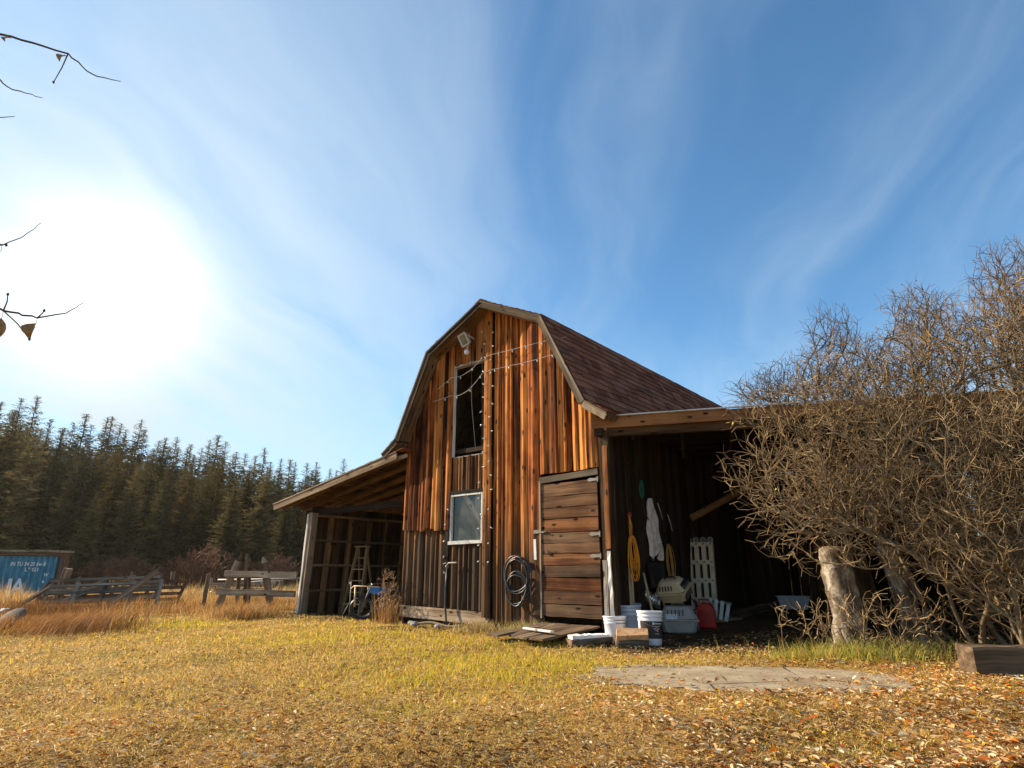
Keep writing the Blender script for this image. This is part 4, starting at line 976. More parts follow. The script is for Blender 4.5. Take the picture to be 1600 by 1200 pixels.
# white tub and curb
p = Vector((6.15, 14.0, 0)); 
p = BW(3.05, 4.5)
t = thing('plastic_tub', 'pale rectangular plastic tub on the dark shed floor near back wall', 'tub', (5.55, 12.75, gh(5.5, 12.7)+.07), R(-18))
mb = MB(); mb.hexa([(-.24, -.15, 0), (.24, -.15, 0), (.24, .15, 0), (-.24, .15, 0), (-.28, -.18, .22), (.28, -.18, .22), (.28, .18, .22), (-.28, .18, .22)]); mb.build('body', 'white_plastic', t)
mb = MB()
for a, b in (((-.29, -.19), (.29, -.19)), ((.29, -.19), (.29, .19)), ((.29, .19), (-.29, .19)), ((-.29, .19), (-.29, -.19))): mb.board((*a, .225), (*b, .225), .02, .02, (0, 0, 1))
mb.build('rim', 'white_plastic', t)
mb = MB(); mb.box((5.6, 12.8, gh(5.6, 12.8)+.02), (.8, .5, .09), Matrix.Rotation(R(-18), 3, 'Z')); tag(mb.build('crate', 'shade_dark_wood'), 'dark wooden crate under the pale plastic tub', 'crate')
mb = MB(); mb.board((3.75, 11.1, gh(3.75, 11.1)+.07), (5.35, 12.9, gh(5.3, 12.9)+.12), .16, .09, (0, 0, 1), seg=5, jit=.005, tone=.5, br=.5); tag(mb.build('timber', 'grey_wood'), 'long grey timber on the shed floor leading towards the tub', 'timber')
mb = MB(); mb.board((3.1, 10.2, gh(3.1, 10.2)+.03), (3.75, 10.75, gh(3.7, 10.7)+.03), .14, .03, (1, 0, 0), seg=3, jit=.005, tone=.1, br=.5); tag(mb.build('board', 'ladder_wood'), 'short brown board lying on the dirt before the white rack', 'board')
mb = MB(); mb.hexa([(5.3, 10.9, .1), (6.1, 10.65, .1), (6.15, 10.75, .1), (5.35, 11.0, .1), (5.35, 11.2, 1.35), (6.1, 10.95, 1.3), (6.15, 11.0, 1.3), (5.4, 11.25, 1.35)], tone=0, br=.5); tag(mb.build('plywood_sheet', 'rafter_wood'), 'dark brown plywood sheet leaning inside the shed right of the ladder', 'plywood')

# ---------------- concrete slab ----------------
mb = MB(); out = [(.78, 6.30), (1.3, 6.42), (2.2, 6.36), (3.0, 6.16), (3.4, 5.72), (3.1, 5.15), (2.4, 4.95), (1.75, 4.98), (1.25, 5.25), (.62, 5.42), (.60, 5.85)]
ring = []
for i in range(len(out)):
    a = out[i]; b = out[(i+1) % len(out)]
    for k in range(6): u = k/6; ring.append((a[0]+(b[0]-a[0])*u+random.uniform(-.05, .05), a[1]+(b[1]-a[1])*u+random.uniform(-.05, .05)))
k = len(ring); zt = -.011
mb.add([(x, y, zt) for x, y in ring]+[(x, y, -.1) for x, y in ring], [tuple(range(k-1, -1, -1))]+[(i, (i+1) % k, (i+1) % k+k, i+k) for i in range(k)])
o = mb.build('concrete_slab', 'concrete'); tag(o, kind='structure')

# ---------------- old timber beam at the right ----------------
mb = MB(); mb.board((3.92, 5.72, gh(3.9, 5.7)+.10), (5.6, 5.60, gh(5.6, 5.6)+.10), .28, .24, (0, 0, 1), seg=14, jit=.012, tone=.35, br=.45)
tag(mb.build('timber_beam', 'grey_wood'), 'thick old square timber lying under the bare bushes at right', 'timber')

# ---------------- big old stumps ----------------
def stump(label, pts, rs):
    t = thing('tree_stump', label, 'stump', pts[0], 0, 'old trunks at the shed front'); mb = MB()
    P_ = [Vector(p)-Vector(pts[0]) for p in pts]; fine = []; fr_ = []
    n = 18
    for i in range(n+1):
        u = i/n*(len(P_)-1); k_ = min(int(u), len(P_)-2); f = u-k_; fine.append(P_[k_].lerp(P_[k_+1], f)); fr_.append((rs[k_]*(1-f)+rs[k_+1]*f)*random.uniform(.96, 1.04))
    fine.append(fine[-1]+Vector((0, 0, .03))); fr_.append(fr_[-1]*.75); fine.append(fine[-1]+Vector((0, 0, .01))); fr_.append(fr_[-1]*.4)
    mb.tube(fine, fr_, 18); mb.v = [(x*(1+.03*math.sin(z*31)), y+.02*math.sin(x*40+z*11), z) for x, y, z in mb.v]; mb.build('bark', 'old_bark', t, smooth=True)
    return t
stump('thick mottled grey trunk stub at the shed front, left of two', [(3.93, 7.60, -.05), (3.93, 7.60, .4), (3.90, 7.62, .85), (3.90, 7.62, 1.10)], [.20, .17, .18, .19])
stump('thinner grey trunk at the shed front, right of two', [(4.60, 7.50, -.05), (4.61, 7.50, .35), (4.56, 7.53, .75), (4.46, 7.55, 1.2), (4.4, 7.6, 1.9)], [.12, .11, .12, .10, .07])
# ---------------- things in the left lean-to ----------------
p = BW(-7.05, 1.15); t = thing('step_ladder', 'wooden step ladder standing in the open lean-to', 'ladder', (p.x, p.y, gh(p.x, p.y)), BR+R(8))
for sx in (-1, 1):
    mb = MB(); mb.board((sx*.26+.05, -.28, 0), (sx*.15, 0, 1.42), .07, .03, (0, 1, 0)); mb.build('rail', 'ladder_wood', t)
    mb = MB(); mb.board((sx*.22-.14, .42, 0), (sx*.13-.03, .03, 1.38), .045, .025, (0, 1, 0)); mb.build('rear_leg', 'ladder_wood', t)
for i in range(5):
    u = .15+.17*i; w = .26+(.15-.26)*u
    mb = MB(); mb.board((-w+.05*(1-u), -.28*(1-u), 1.42*u), (w+.05*(1-u), -.28*(1-u), 1.42*u), .09, .022, (0, 1, 0)); mb.build('step', 'ladder_wood', t)
mb = MB(); mb.board((-.19, -.01, 1.43), (.19, -.01, 1.43), .14, .025, (0, 1, 0)); mb.build('top_step', 'ladder_wood', t)

# old motorbike seen from the front
p = BW(-5.35, 0.45); t = thing('motorbike', 'old dirt bike with blue tank parked in weeds before the lean-to', 'motorbike', (p.x, p.y, gh(p.x, p.y)), BR+R(222)); t.scale = (.80, .95, .70)
# bike local frame: +x forward; front wheel hidden low, handlebar across y
def torus(mb, c, Rm, r, ax='y', n=32, m=9, mi=0, tint=None):
    pts = [(c[0]+Rm*math.cos(a), c[1], c[2]+Rm*math.sin(a)) for a in [2*math.pi*i/n for i in range(n)]]
    mb.tube(pts, r, m, closed=True, mi=mi, tint=tint)
for x, Rm in ((.50, .27), (-.52, .26)):
    mb = MB(); torus(mb, (x, 0, .31), Rm, .045); wq = mb.build('wheel', 'black_rubber', t, smooth=True)
    mb = MB(); torus(mb, (x, 0, .31), Rm-.05, .012)
    for i in range(14): a = 2*math.pi*i/14; mb.tube([(x, .03*(-1)**i, .31), (x+math.cos(a)*(Rm-.05), 0, .31+math.sin(a)*(Rm-.05))], .0025, 4)
    mb.build('rim', 'worn_metal', wq, smooth=True)
    mb = MB(); mb.tube([(x, -.06, .31), (x, .06, .31)], .035, 12); mb.build('hub', 'worn_metal', wq, smooth=True)
for s in (-1, 1):
    mb = MB(); mb.tube([(.50, s*.08, .31), (.36, s*.08, .72), (.30, s*.07, .88)], [.022, .02, .018], 10); mb.build('fork_leg', 'worn_metal', t, smooth=True)
mb = MB(); mb.tube([(.20, -.40, .93), (.25, -.30, .96), (.30, -.12, .92), (.30, 0, .90), (.30, .12, .92), (.25, .30, .96), (.20, .40, .93)], .012, 8); mb.tube([(.27, -.2, .95), (.27, .2, .95)], .008, 6); mb.build('handlebar', 'bright_metal', t, smooth=True)
for s in (-1, 1):
    mb = MB(); mb.tube([(.21, s*.30, .955), (.19, s*.42, .925)], .018, 10); mb.build('grip', 'black_rubber', t, smooth=True)
    mb = MB(); mb.tube([(.27, s*.27, .96), (.33, s*.36, .95)], .006, 6); mb.build('lever', 'bright_metal', t)
mb = MB(); mb.hexa([(-.12, -.09, .70), (.24, -.07, .70), (.24, .07, .70), (-.12, .09, .70), (-.10, -.12, .82), (.20, -.15, .86), (.20, .15, .86), (-.10, .12, .82)]); mb.hexa([(.05, -.17, .66), (.30, -.20, .72), (.30, -.15, .72), (.05, -.12, .66), (.08, -.15, .84), (.27, -.19, .88), (.27, -.13, .88), (.08, -.1, .84)]); mb.hexa([(.05, .12, .66), (.30, .15, .72), (.30, .20, .72), (.05, .17, .66), (.08, .1, .84), (.27, .13, .88), (.27, .19, .88), (.08, .15, .84)])
mb.build('fuel_tank', 'blue_paint', t)
mb = MB(); mb.hexa([(-.60, -.08, .76), (-.10, -.10, .74), (-.10, .10, .74), (-.60, .08, .76), (-.62, -.07, .83), (-.10, -.09, .82), (-.10, .09, .82), (-.62, .07, .83)]); mb.build('seat', 'black_plastic', t)
mb = MB(); mb.box((.02, 0, .42), (.26, .24, .26)); mb.box((.06, 0, .60), (.16, .18, .12))
for i in range(6): mb.box((.06, 0, .55+i*.025), (.20, .21, .008))
mb.tube([(.0, -.15, .40), (.0, .15, .40)], .085, 18); mb.build('engine', 'dark_metal', t)
mb = MB(); mb.tube([(.0, -.155, .40), (.0, -.17, .40)], .065, 16); mb.tube([(.0, .155, .40), (.0, .17, .40)], .065, 16); mb.build('engine_cover', 'bright_metal', t, smooth=False)
mb = MB(); mb.tube([(.15, .04, .56), (.28, .08, .48), (.20, .12, .30), (-.2, .15, .30), (-.55, .14, .45)], [.02, .02, .022, .03, .04], 10); mb.build('exhaust', 'worn_metal', t, smooth=True)
mb = MB()
for s in (-1, 1): mb.tube([(.28, 0, .82), (.22, s*.05, .35), (-.1, s*.09, .27), (-.52, s*.06, .31)], .014, 7); mb.tube([(-.1, s*.09, .27), (-.15, s*.07, .72), (-.6, s*.05, .74)], .012, 7)
mb.tube([(.28, 0, .86), (-.15, 0, .72)], .02, 8); mb.build('frame', 'dark_metal', t, smooth=True)
mb = MB(); mb.hexa([(.30, -.06, .66), (.72, -.05, .64), (.72, .05, .64), (.30, .06, .66), (.30, -.05, .68), (.70, -.04, .67), (.70, .04, .67), (.30, .05, .68)]); mb.build('mudguard', 'dark_metal', t)
mb = MB(); mb.lathe([(0, -.06), (.05, -.05), (.075, 0), (.08, .03), (0, .04)], 18, (.36, 0, .80), Matrix.Rotation(R(90), 3, 'Y')); mb.build('headlight', 'bright_metal', t, smooth=True)
mb = MB(); mb.board((.34, -.03, .90), (.34, .06, .905), .03, .03, (0, 0, 1)); mb.build('indicator', 'orange_cord', t)
# thin metal stand beside it
t = thing('tube_frame', 'thin pale tubular stand left of the blue dirt bike', 'stand', (p.x-.62, p.y-.12, gh(p.x-.6, p.y)), BR)
mb = MB(); mb.tube([(0, 0, 0), (0, 0, .72)], .011, 7); mb.tube([(-.14, -.1, 0), (0, 0, .35)], .007, 6); mb.build('upright', 'worn_metal', t, smooth=True)
mb = MB(); mb.tube([(0, 0, .58), (.10, 0, .63), (.75, .1, .62)], .012, 7); mb.tube([(.14, 0, .62), (.18, -.02, .25)], .018, 8); mb.build('crossbar', 'aluminium', t, smooth=True)
mb = MB(); mb.lathe([(0, -.02), (.016, -.01), (.018, .005), (0, .02)], 12, (-.04, 0, .68)); mb.build('knob', 'white_plastic', t, smooth=True)

# ---------------- rail fence by the lean-to ----------------
def post(mb, x, y, h, w, t, lean=(0, 0), point=True, tone=.5, br=.6):
    z = gh(x, y)-.1; a = Vector((x, y, z)); b = a+Vector((lean[0], lean[1], h+.1-.12*point))
    mb.board(a, b, w, t, (1, 0, 0), seg=6, jit=.006, tone=tone, br=br)
    if point: mb.board(b, b+(b-a).normalized()*.14, w, t, (1, 0, 0), seg=3, tone=tone, br=br, w1=w*.18, t1=t*.8)
fn = thing('rail_fence', 'short two-rail fence with pointed posts joined left of the lean-to', 'fence', (0, 0, 0))
pl = Vector((-6.45, 14.3, 0)); pr = Vector((-4.62, 13.50, 0))
mb = MB(); post(mb, pl.x-.13, pl.y, 1.22, .13, .09, (.40, 0), tone=.25, br=.7); mb.build('post', 'grey_wood', fn)
mb = MB(); post(mb, -6.15, 15.05, 1.27, .13, .09, (-.14, 0), tone=.25, br=.7); mb.build('post', 'grey_wood', fn)
mb = MB(); post(mb, -5.62, 15.15, 1.15, .14, .09, (-.30, 0), tone=.25, br=.7); mb.build('post', 'grey_wood', fn)
for z0, z1 in ((.80, .78), (.42, .40)):
    mb = MB(); mb.board((pl.x-.10+(.13 if z0 > .6 else 0), pl.y-.06, z0), (pr.x+.08, pr.y-.05, z1), .13, .04, (0, 0, 1), seg=8, jit=.004, tone=.55, br=.75); mb.build('rail', 'grey_wood', fn)

# leaning wooden posts and stacked gates at the left
def single_post(label, x, y, h, r, lean, mat='grey_wood', grp='old fence posts in the tall grass', tone=.3):
    mb = MB(); z = gh(x, y); n = 6; pts = [(lean[0]*i/n+random.uniform(-.01, .01), lean[1]*i/n, -.1+(h+.1)*i/n) for i in range(n+1)]
    mb.tube(pts, [r*(1-.12*i/n)*random.uniform(.95, 1.05) for i in range(n+1)], 10, tint=(random.random(), tone, .55)); o = mb.build('fence_post', mat, smooth=False); o.location = (x, y, z); tag(o, label, 'fence post', grp)
single_post('thick leaning post behind the stacked gates near the blue container', -11.05, 15.6, .95, .11, (.16, 0), tone=.1)
GX, GY = -8.9, 14.6
def gate(label, a, b, h, tiltv, mat='grey_wood', rails=4, diag=True, tone=.7):
    a = Vector(a); b = Vector(b); t = thing('gate_panel', label, 'gate', a, 0, 'old gate panels lying in the grass'); d = b-a; up = Vector(tiltv).normalized()
    for i in range(rails):
        q = up*h*(i+.15)/(rails-.7); mb = MB(); sg = Vector((random.uniform(-.03, .03), 0, random.uniform(-.02, .02))); mb.board(q+sg, q+d+sg*.5, .07, .035, up, seg=5, jit=.004, tone=tone, br=.55); mb.build('rail', mat, t)
    nn = 4
    for i in range(nn+1):
        q = d*(i/nn); mb = MB(); mb.board(q-up*.02, q+up*h*1.05, .07, .03, d, seg=3, jit=.004, tone=tone*.8, br=.5); mb.build('upright', mat, t)
    if diag:
        mb = MB(); mb.board(d*.04, d*.5+up*h, .06, .025, d, tone=tone, br=.6); mb.build('diagonal_brace', mat, t)
    return t
gate('nearest old gate panel leaning in the tall dry grass', (-10.45, 14.3, .0), (-8.1, 14.7, .10), .80, (-.35, .75, .75))
gate('old gate panel stacked behind the nearest gate panel', (-10.9, 14.9, -.02), (-8.5, 15.3, .08), .80, (-.2, .55, .9))
gate('farthest of the three stacked gate panels, with rusty metal rails', (-11.6, 15.6, -.05), (-8.3, 15.9, .05), .64, (.15, .4, .95), 'rust', 5, True, .2)
mb = MB(); mb.board((-9.05, 14.2, .02), (-8.02, 14.4, .86), .10, .06, (1, 0, 0), seg=8, jit=.006, tone=.6, br=.62); tag(mb.build('leaning_board', 'grey_wood'), 'thick grey board leaning against the right end of the stacked gates', 'board')
mb = MB(); mb.board((-10.75, 13.6, -.1), (-10.25, 14.2, .52), .07, .05, (1, 0, 0), seg=8, jit=.006, tone=.6, br=.45); tag(mb.build('leaning_board', 'grey_wood'), 'dark narrow board leaning against the left end of the stacked gates', 'board')
single_post('slim upright post just right of the leaning grey board', -7.75, 16.2, .85, .055, (.05, 0))
single_post('dark post standing in orange grass left of the pointed posts', -7.5, 17.6, 1.05, .06, (-.05, 0), tone=.1)
for (x, y, h, lb) in ((-13.0, 24.5, 1.2, 'thin far post behind the middle of the stacked gates'), (-9.8, 27, 1.35, 'far post with pale pipes behind the dark grass post'), (-11.8, 28, 1.5, 'far thick post left of the pale pipes'), (-24, 40, 1.6, 'farthest leaning post at the meadow edge near the container'), (-18, 38, 1.3, 'far short post in the middle of the meadow')):
    single_post(lb, x, y, h, .09, (random.uniform(-.1, .15), 0))
def pipe(label, a, b, r, mat='white_rim', nm='pipe', cat='pipe', grp='pale pipes and poles behind the fence'):
    mb = MB(); a = Vector(a); b = Vector(b); mb.tube([Vector((0, 0, 0)), (b-a)*.5+Vector((0, 0, -.02)), b-a], r, 8, tint=(.5, .9, .8)); o = mb.build(nm, mat, smooth=True); o.location = a; tag(o, label, cat, grp)
pipe('pale pipe resting on the far post in the meadow', (-12.0, 26.0, .32), (-9.0, 25.0, .55), .05)
pipe('lower pale pipe sloping down to the meadow grass', (-10.8, 24.0, .0), (-8.6, 23.0, .25), .045)
pipe('long thin grey rail behind the pointed fence posts', (-9.2, 20.0, .60), (-4.6, 19.0, .70), .03, 'worn_metal')
pipe('pale beam lying behind the lower fence rail', (-8.6, 21.0, .15), (-4.9, 20.5, .22), .07)
# small flat farm trailer and feeder behind
t = thing('farm_wagon', 'old slatted farm wagon far behind the pointed fence posts', 'wagon', (-9.9, 23.5, gh(-9.9, 23.5)), R(-8))
mb = MB()
for i in range(6): mb.board((-1.0, -.5+i*.2, .62), (1.0, -.5+i*.2, .62), .17, .03, (0, 1, 0), tone=.6, br=.6)
mb.build('deck', 'grey_wood', t)
for s in (-1, 1):
    mb = MB(); mb.board((-1.0, s*.55, .75), (1.0, s*.55, .78), .12, .03, (0, 0, 1), tone=.8, br=.7); mb.build('side_rail', 'grey_wood', t)
    for x in (-.7, .7):
        mb = MB(); torus(mb, (x, s*.5, .30), .24, .05); mb.build('wheel', 'black_rubber', t, smooth=True)
        mb = MB(); mb.board((x, s*.5, .3), (x, s*.5, .65), .06, .06); mb.build('leg', 'rust', t)
# white cart with curved mudguard beside lean-to post
t = thing('utility_trailer', 'white trailer corner with curved mudguard behind the lean-to post', 'trailer', (-5.75, 19.2, gh(-5.7, 19.2)), 0)
mb = MB(); mb.tube([(-.45, 0, .25), (-.36, 0, .45), (-.15, 0, .56), (.15, 0, .58), (.4, 0, .56)], [.05]*5, 8); mb.build('mudguard', 'white_rim', t, smooth=True)
mb = MB(); mb.box((.55, .2, .45), (.6, .9, .40)); mb.build('box_body', 'white_rim', t)
mb = MB(); torus(mb, (0, 0, .28), .20, .06); mb.build('wheel', 'black_rubber', t, smooth=True)
mb = MB(); mb.tube([(-.2, 0, .95), (-.05, 0, 1.12), (.02, 0, 1.2), (.06, 0, 1.14), (0, 0, 1.1)], .018, 6); mb.tube([(-.2, 0, .95), (.9, .1, 1.08)], .015, 6); mb.tube([(-.2, 0, .95), (-.3, 0, .5)], .015, 6); mb.build('tow_frame', 'white_rim', t, smooth=True)

# overturned hull at the far left
t = thing('old_boat', 'dark curved upturned boat hull with pale rim in left grass', 'boat', (-8.7, 11.3, gh(-8.7, 11.3)-.06), R(123)); t.scale = (1.25, .75, .42)
mb = MB(); vs = []; fs = []; nu, nv = 18, 10
for i in range(nu+1):
    u = i/nu; w = .22*math.sin(math.pi*min(1, .12+u*.80))**.6; top = .12+.48*math.sin(math.pi*(.08+u*.62))
    for k in range(nv+1):
        a = math.pi*k/nv; vs.append((-1.5+3.0*u, math.cos(a)*w, math.sin(a)**.7*top))
for i in range(nu):
    for k in range(nv): fs.append((i*(nv+1)+k, i*(nv+1)+k+1, (i+1)*(nv+1)+k+1, (i+1)*(nv+1)+k))
fs.append(tuple(range(nv+1))); fs.append(tuple(reversed([nu*(nv+1)+k for k in range(nv+1)]))); mb.add(vs, fs); mb.build('hull', 'hull_brown', t, smooth=True)
mb = MB(); mb.tube([(.5, .30, .50), (.9, .32, .54), (1.3, .30, .50)], [.04, .05, .04], 10); mb.build('side_float', 'white_rim', t, smooth=True)
mb = MB(); mb.tube([(-1.6, .25, .06), (-1.55, .30, .14), (-1.40, .32, .20)], .05, 10); mb.build('bow_float', 'white_rim', t, smooth=True)

# ---------------- shipping container ----------------
CXr, CYr = -26.3, 37.0
ct = thing('shipping_container', 'blue corrugated shipping container with white letters and weathered tan roof edge', 'container', (CXr, CYr, -.8), R(33))
Lc, Hc, Wc = 12.2, 2.59, 2.44
def corr(mb, x0, x1, y, z0, z1, dy=.10, pitch=.28):
    vs = []; x = x0; pf = [(0, 0), (.07, 0), (.14, 1), (.21, 1)]
    while x < x1:
        for dx, h in pf:
            if x+dx < x1: vs.append((x+dx, h))
        x += pitch
    k = len(vs); V = [(a, y+h*dy, z0) for a, h in vs]+[(a, y+h*dy, z1) for a, h in vs]
    mb.add(V, [(i, i+1, k+i+1, k+i) for i in range(k-1)])
mb = MB(); corr(mb, -Lc+.12, -.12, .03, .15, Hc-.10); corr(mb, -Lc+.12, -.12, Wc-.06, .15, Hc-.10); mb.build('side_panel', 'container_blue', ct)
mb = MB(); vs = []
k = 17
V = [(-.05-(.04 if (i//2) % 2 else 0), .1+i*(Wc-.2)/(k-1), .15) for i in range(k)]; V += [(a, b, Hc-.1) for a, b, c in V]; mb.add(V, [(i, i+1, k+i+1, k+i) for i in range(k-1)]); mb.build('end_panel', 'container_blue', ct)
for x in (-Lc+.06, -.06):
    for y in (.06, Wc-.06): mb = MB(); mb.box((x, y, Hc/2), (.13, .13, Hc)); mb.build('corner_column', 'rust', ct)
mb = MB()
for y in (.03, Wc-.03): mb.box((-Lc/2, y, .08), (Lc, .10, .16))
mb.build('bottom_rail', 'container_blue', ct)
mb = MB()
for y in (.02, Wc-.02): mb.box((-Lc/2, y, Hc-.03), (Lc+.04, .12, .09))
for x in (0, -Lc): mb.box((x, Wc/2, Hc-.03), (.12, Wc, .09))
mb.box((-Lc/2, Wc/2, Hc-.01), (Lc-.1, Wc-.1, .04)); mb.build('roof', 'rust', ct)
def text(body, size, loc, parent, rot=(R(90), 0, 0), mat='ink_white', shear=0.0, bold=0.0, sx=1.0):
    cu = bpy.data.curves.new('lettering', 'FONT'); cu.body = body; cu.size = size; cu.extrude = 0.006; cu.shear = shear; cu.offset = bold
    tmp = bpy.data.objects.new('lettering_tmp', cu); COL.objects.link(tmp); dg = bpy.context.evaluated_depsgraph_get()
    me = bpy.data.meshes.new_from_object(tmp.evaluated_get(dg)); bpy.data.objects.remove(tmp); me.materials.clear(); me.materials.append(MATS[mat])
    o = bpy.data.objects.new('lettering', me); COL.objects.link(o); o.location = loc; o.rotation_euler = rot; o.scale = (sx, 1, 1); o.parent = parent; return o
text('IN TU 34 25 6w 8', .30, (-2.35, .018, 1.96), ct, shear=.12, bold=.006, sx=.72)
text('L\u00b0 G1', .28, (-1.65, .018, 1.66), ct, bold=.006)
text('W', .26, (-.72, .018, 1.38), ct, bold=.006, sx=.8); text('6', .24, (-.74, .018, 1.02), ct, bold=.006)
text('JA', 1.15, (-2.30, .018, .46), ct, bold=.03, sx=.78)
t = thing('site_trailer', 'rusty brown flat roofed trailer just behind the blue container', 'trailer', (-31.6, 41.0, -.75), R(1))
mb = MB(); mb.box((-3.2, 1.2, 1.6), (9.0, 2.3, 2.4)); mb.build('body', 'rust', t)
mb = MB(); mb.box((-3.2, 1.2, 2.88), (9.3, 2.6, .14)); mb.build('roof', 'grey_wood', t)
for x in (-5, 0):
    mb = MB(); torus(mb, (x, -.05, .3), .26, .07); mb.build('wheel', 'black_rubber', t, smooth=True)
# ---------------- conifers ----------------
def conifer(H, Rb, seed, nb=200, bare=0.06, gap=0.1, dens=1.0):
    rs = np.random.default_rng(seed); vs = []; fs = []; col = []
    def quad(p, d, n_, L, w):      # pointed sprig
        k = len(vs); m = p+d*L*.45
        vs.extend([p-n_*w*.5, m-n_*w*.62, p+d*L, m+n_*w*.62]); fs.append((k, k+1, k+2, k+3))
    asym = rs.uniform(.75, 1.1, 12)
    for i in range(nb):
        u = (i+rs.uniform(0, 1))/nb; u = u**0.9; z = H*(bare+(1-bare)*u)
        if rs.random() < gap: continue
        az = rs.uniform(0, 2*math.pi); a_ = asym[int(az/(2*math.pi)*12) % 12]
        Lb = Rb*(1-u)**.78*a_*rs.uniform(.6, 1.12)+.12; drop = -.35+1.15*(1-u)+rs.uniform(-.2, .2)
        dh = Vector((math.cos(az), math.sin(az), 0)); sd_ = Vector((-dh.y, dh.x, 0))
        ns = max(2, int(Lb*7*dens)); shade = rs.uniform(.1, .9)
        for j in range(ns+1):
            s = (j+.5)/(ns+.5); zz = -drop*Lb*.35*s + .18*Lb*s*s
            p = Vector((0, 0, z))+dh*Lb*s+Vector((0, 0, zz))
            for side in (-1, 1):
                if rs.random() < .12: continue
                L = (.15+.28*(1-s)*min(1, Lb/1.5)+.10*min(1, Lb))*rs.uniform(.7, 1.3)*min(1.3, .7+Lb*.3)
                d = (dh*rs.uniform(.4, .9)+sd_*side*rs.uniform(.5, 1)+Vector((0, 0, rs.uniform(-.7, .35)))).normalized()
                n_ = d.cross(Vector((rs.uniform(-.5, .5), rs.uniform(-.5, .5), 1))).normalized()
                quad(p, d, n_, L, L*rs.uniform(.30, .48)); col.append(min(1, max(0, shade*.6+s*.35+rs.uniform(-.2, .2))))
        p = Vector((0, 0, z))+dh*Lb*.97+Vector((0, 0, -drop*Lb*.35+.18*Lb)); quad(p, dh, sd_, .25+.1*Lb, .07); col.append(.8)
    for k in range(14): quad(Vector((0, 0, H*(.985-.006*k))), Vector((rs.uniform(-.8, .8), rs.uniform(-.8, .8), .8)).normalized(), Vector((1, 0, 0)), .28, .08); col.append(.5)
    return np.array([tuple(v) for v in vs]), np.array(fs), np.array(col)
def conifer_proto(name, H, Rb, seed, label=None, mat='needles', **kw):
    v, f, c = conifer(H, Rb, seed, **kw); root = thing(name, label, None); fc = np.stack([c, c, c], -1)
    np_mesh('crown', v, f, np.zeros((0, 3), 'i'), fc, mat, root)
    mb = MB(); rs = random.Random(seed); n = 8
    mb.tube([(rs.uniform(-.05, .05), rs.uniform(-.05, .05), H*i/n-.3*(i == 0)) for i in range(n+1)], [(.16*H/15)*(1-.93*i/n)+.01 for i in range(n+1)], 7); mb.build('trunk', 'bark', root)
    return root
protos = [conifer_proto('spruce_tree', 14, 2.9, 11, nb=400, bare=.03, gap=.05, mat='needles_pale'), conifer_proto('spruce_tree', 14, 2.4, 12, nb=380, bare=.05, gap=.1),
          conifer_proto('spruce_tree', 14, 3.4, 13, nb=380, bare=.04, gap=.12, mat='needles_pale'), conifer_proto('pine_tree', 16, 2.6, 14, nb=300, bare=.18, gap=.12, dens=1.1),
          conifer_proto('pine_tree', 16, 2.3, 15, nb=280, bare=.28, gap=.16, dens=1.1)]
used = [False]*5
def put_tree(k, px, Yd, ytop, label, group, lean=None, wide=1.0):
    # ytop: how high the top stands above the eye, as a slope; gives the tree its real height
    x = (px-800)/950*0.985*Yd; z0 = gh(x, Yd)-.2; c_, s_ = math.cos(math.atan(293/950)), math.sin(math.atan(293/950))
    v = ytop-600; up = 950*s_-v*c_; fw = 950*c_+v*s_; top = CZ+up/fw*Yd; x = (px-800)/fw*Yd
    H0 = 14 if k < 3 else 16; sc = (top-z0)/H0
    o = protos[k] if not used[k] else copy_tree(protos[k]); used[k] = True
    o.location = (x, Yd, z0); o.scale = (sc*wide, sc*wide, sc); o.rotation_euler = (random.uniform(-.02, .02), random.uniform(-.02, .02), random.uniform(0, 6.28))
    o['label'] = label; o['category'] = 'tree'; o['group'] = group
    return o
front = [ # proto, px, distance, y of top, label, width
 (2, 22, 60, 640, 'big pale spruce at the left edge behind the blue container', 1.15), (1, 88, 64, 700, 'dark spruce just right of the big pale left spruce', 1.1),
 (0, 150, 56, 768, 'shortest front spruce, left of the meadow middle, with ragged drooping boughs', 1.15), (2, 128, 62, 722, 'broad spruce behind the short ragged front spruce', 1.0),
 (0, 218, 60, 728, 'tall reddish front spruce above the stacked gates', 1.05), (1, 190, 66, 700, 'narrow spruce rising left of the reddish front spruce', 1.0),
 (0, 262, 58, 744, 'olive spruce standing above the leaning grey board', 1.05), (1, 240, 67, 712, 'spruce half hidden between the reddish and olive spruces', 1.1),
 (1, 318, 63, 750, 'slim dark spruce left of the pointed fence posts', 1.0), (0, 368, 58, 742, 'wide grey-green spruce right above the pointed fence posts', 1.2),
 (2, 415, 60, 738, 'grey-green spruce between the pointed posts and the lean-to', 1.05), (1, 300, 70, 715, 'spruce behind the slim dark spruce', 1.1),
 (0, 450, 64, 752, 'spruce partly hidden behind the lean-to roof corner', 1.0), (2, 55, 66, 668, 'tall brownish spruce over the right end of the container', 1.1),
 (1, 345, 70, 722, 'dark spruce peeking over the wide grey-green one', 1.1), (1, 488, 68, 758, 'spruce showing above the lean-to roof slope', 1.0)]
for k, px, Yd, yt, lb, wd in front: put_tree(k, px, Yd, yt, lb, 'front row of spruces at the meadow edge', wide=wd)
sky_line = [(5, 628), (18, 640), (38, 622), (60, 620), (80, 655), (100, 668), (118, 660), (138, 648), (150, 665), (168, 652), (176, 650), (186, 662), (204, 672), (222, 655), (232, 672), (248, 688), (262, 684), (276, 682), (292, 700), (300, 694), (318, 700), (330, 688), (343, 681), (352, 690), (370, 706), (386, 708), (400, 712), (412, 700), (426, 722), (440, 716), (452, 718), (466, 722), (478, 724), (500, 722), (512, 732), (524, 735), (536, 718)]
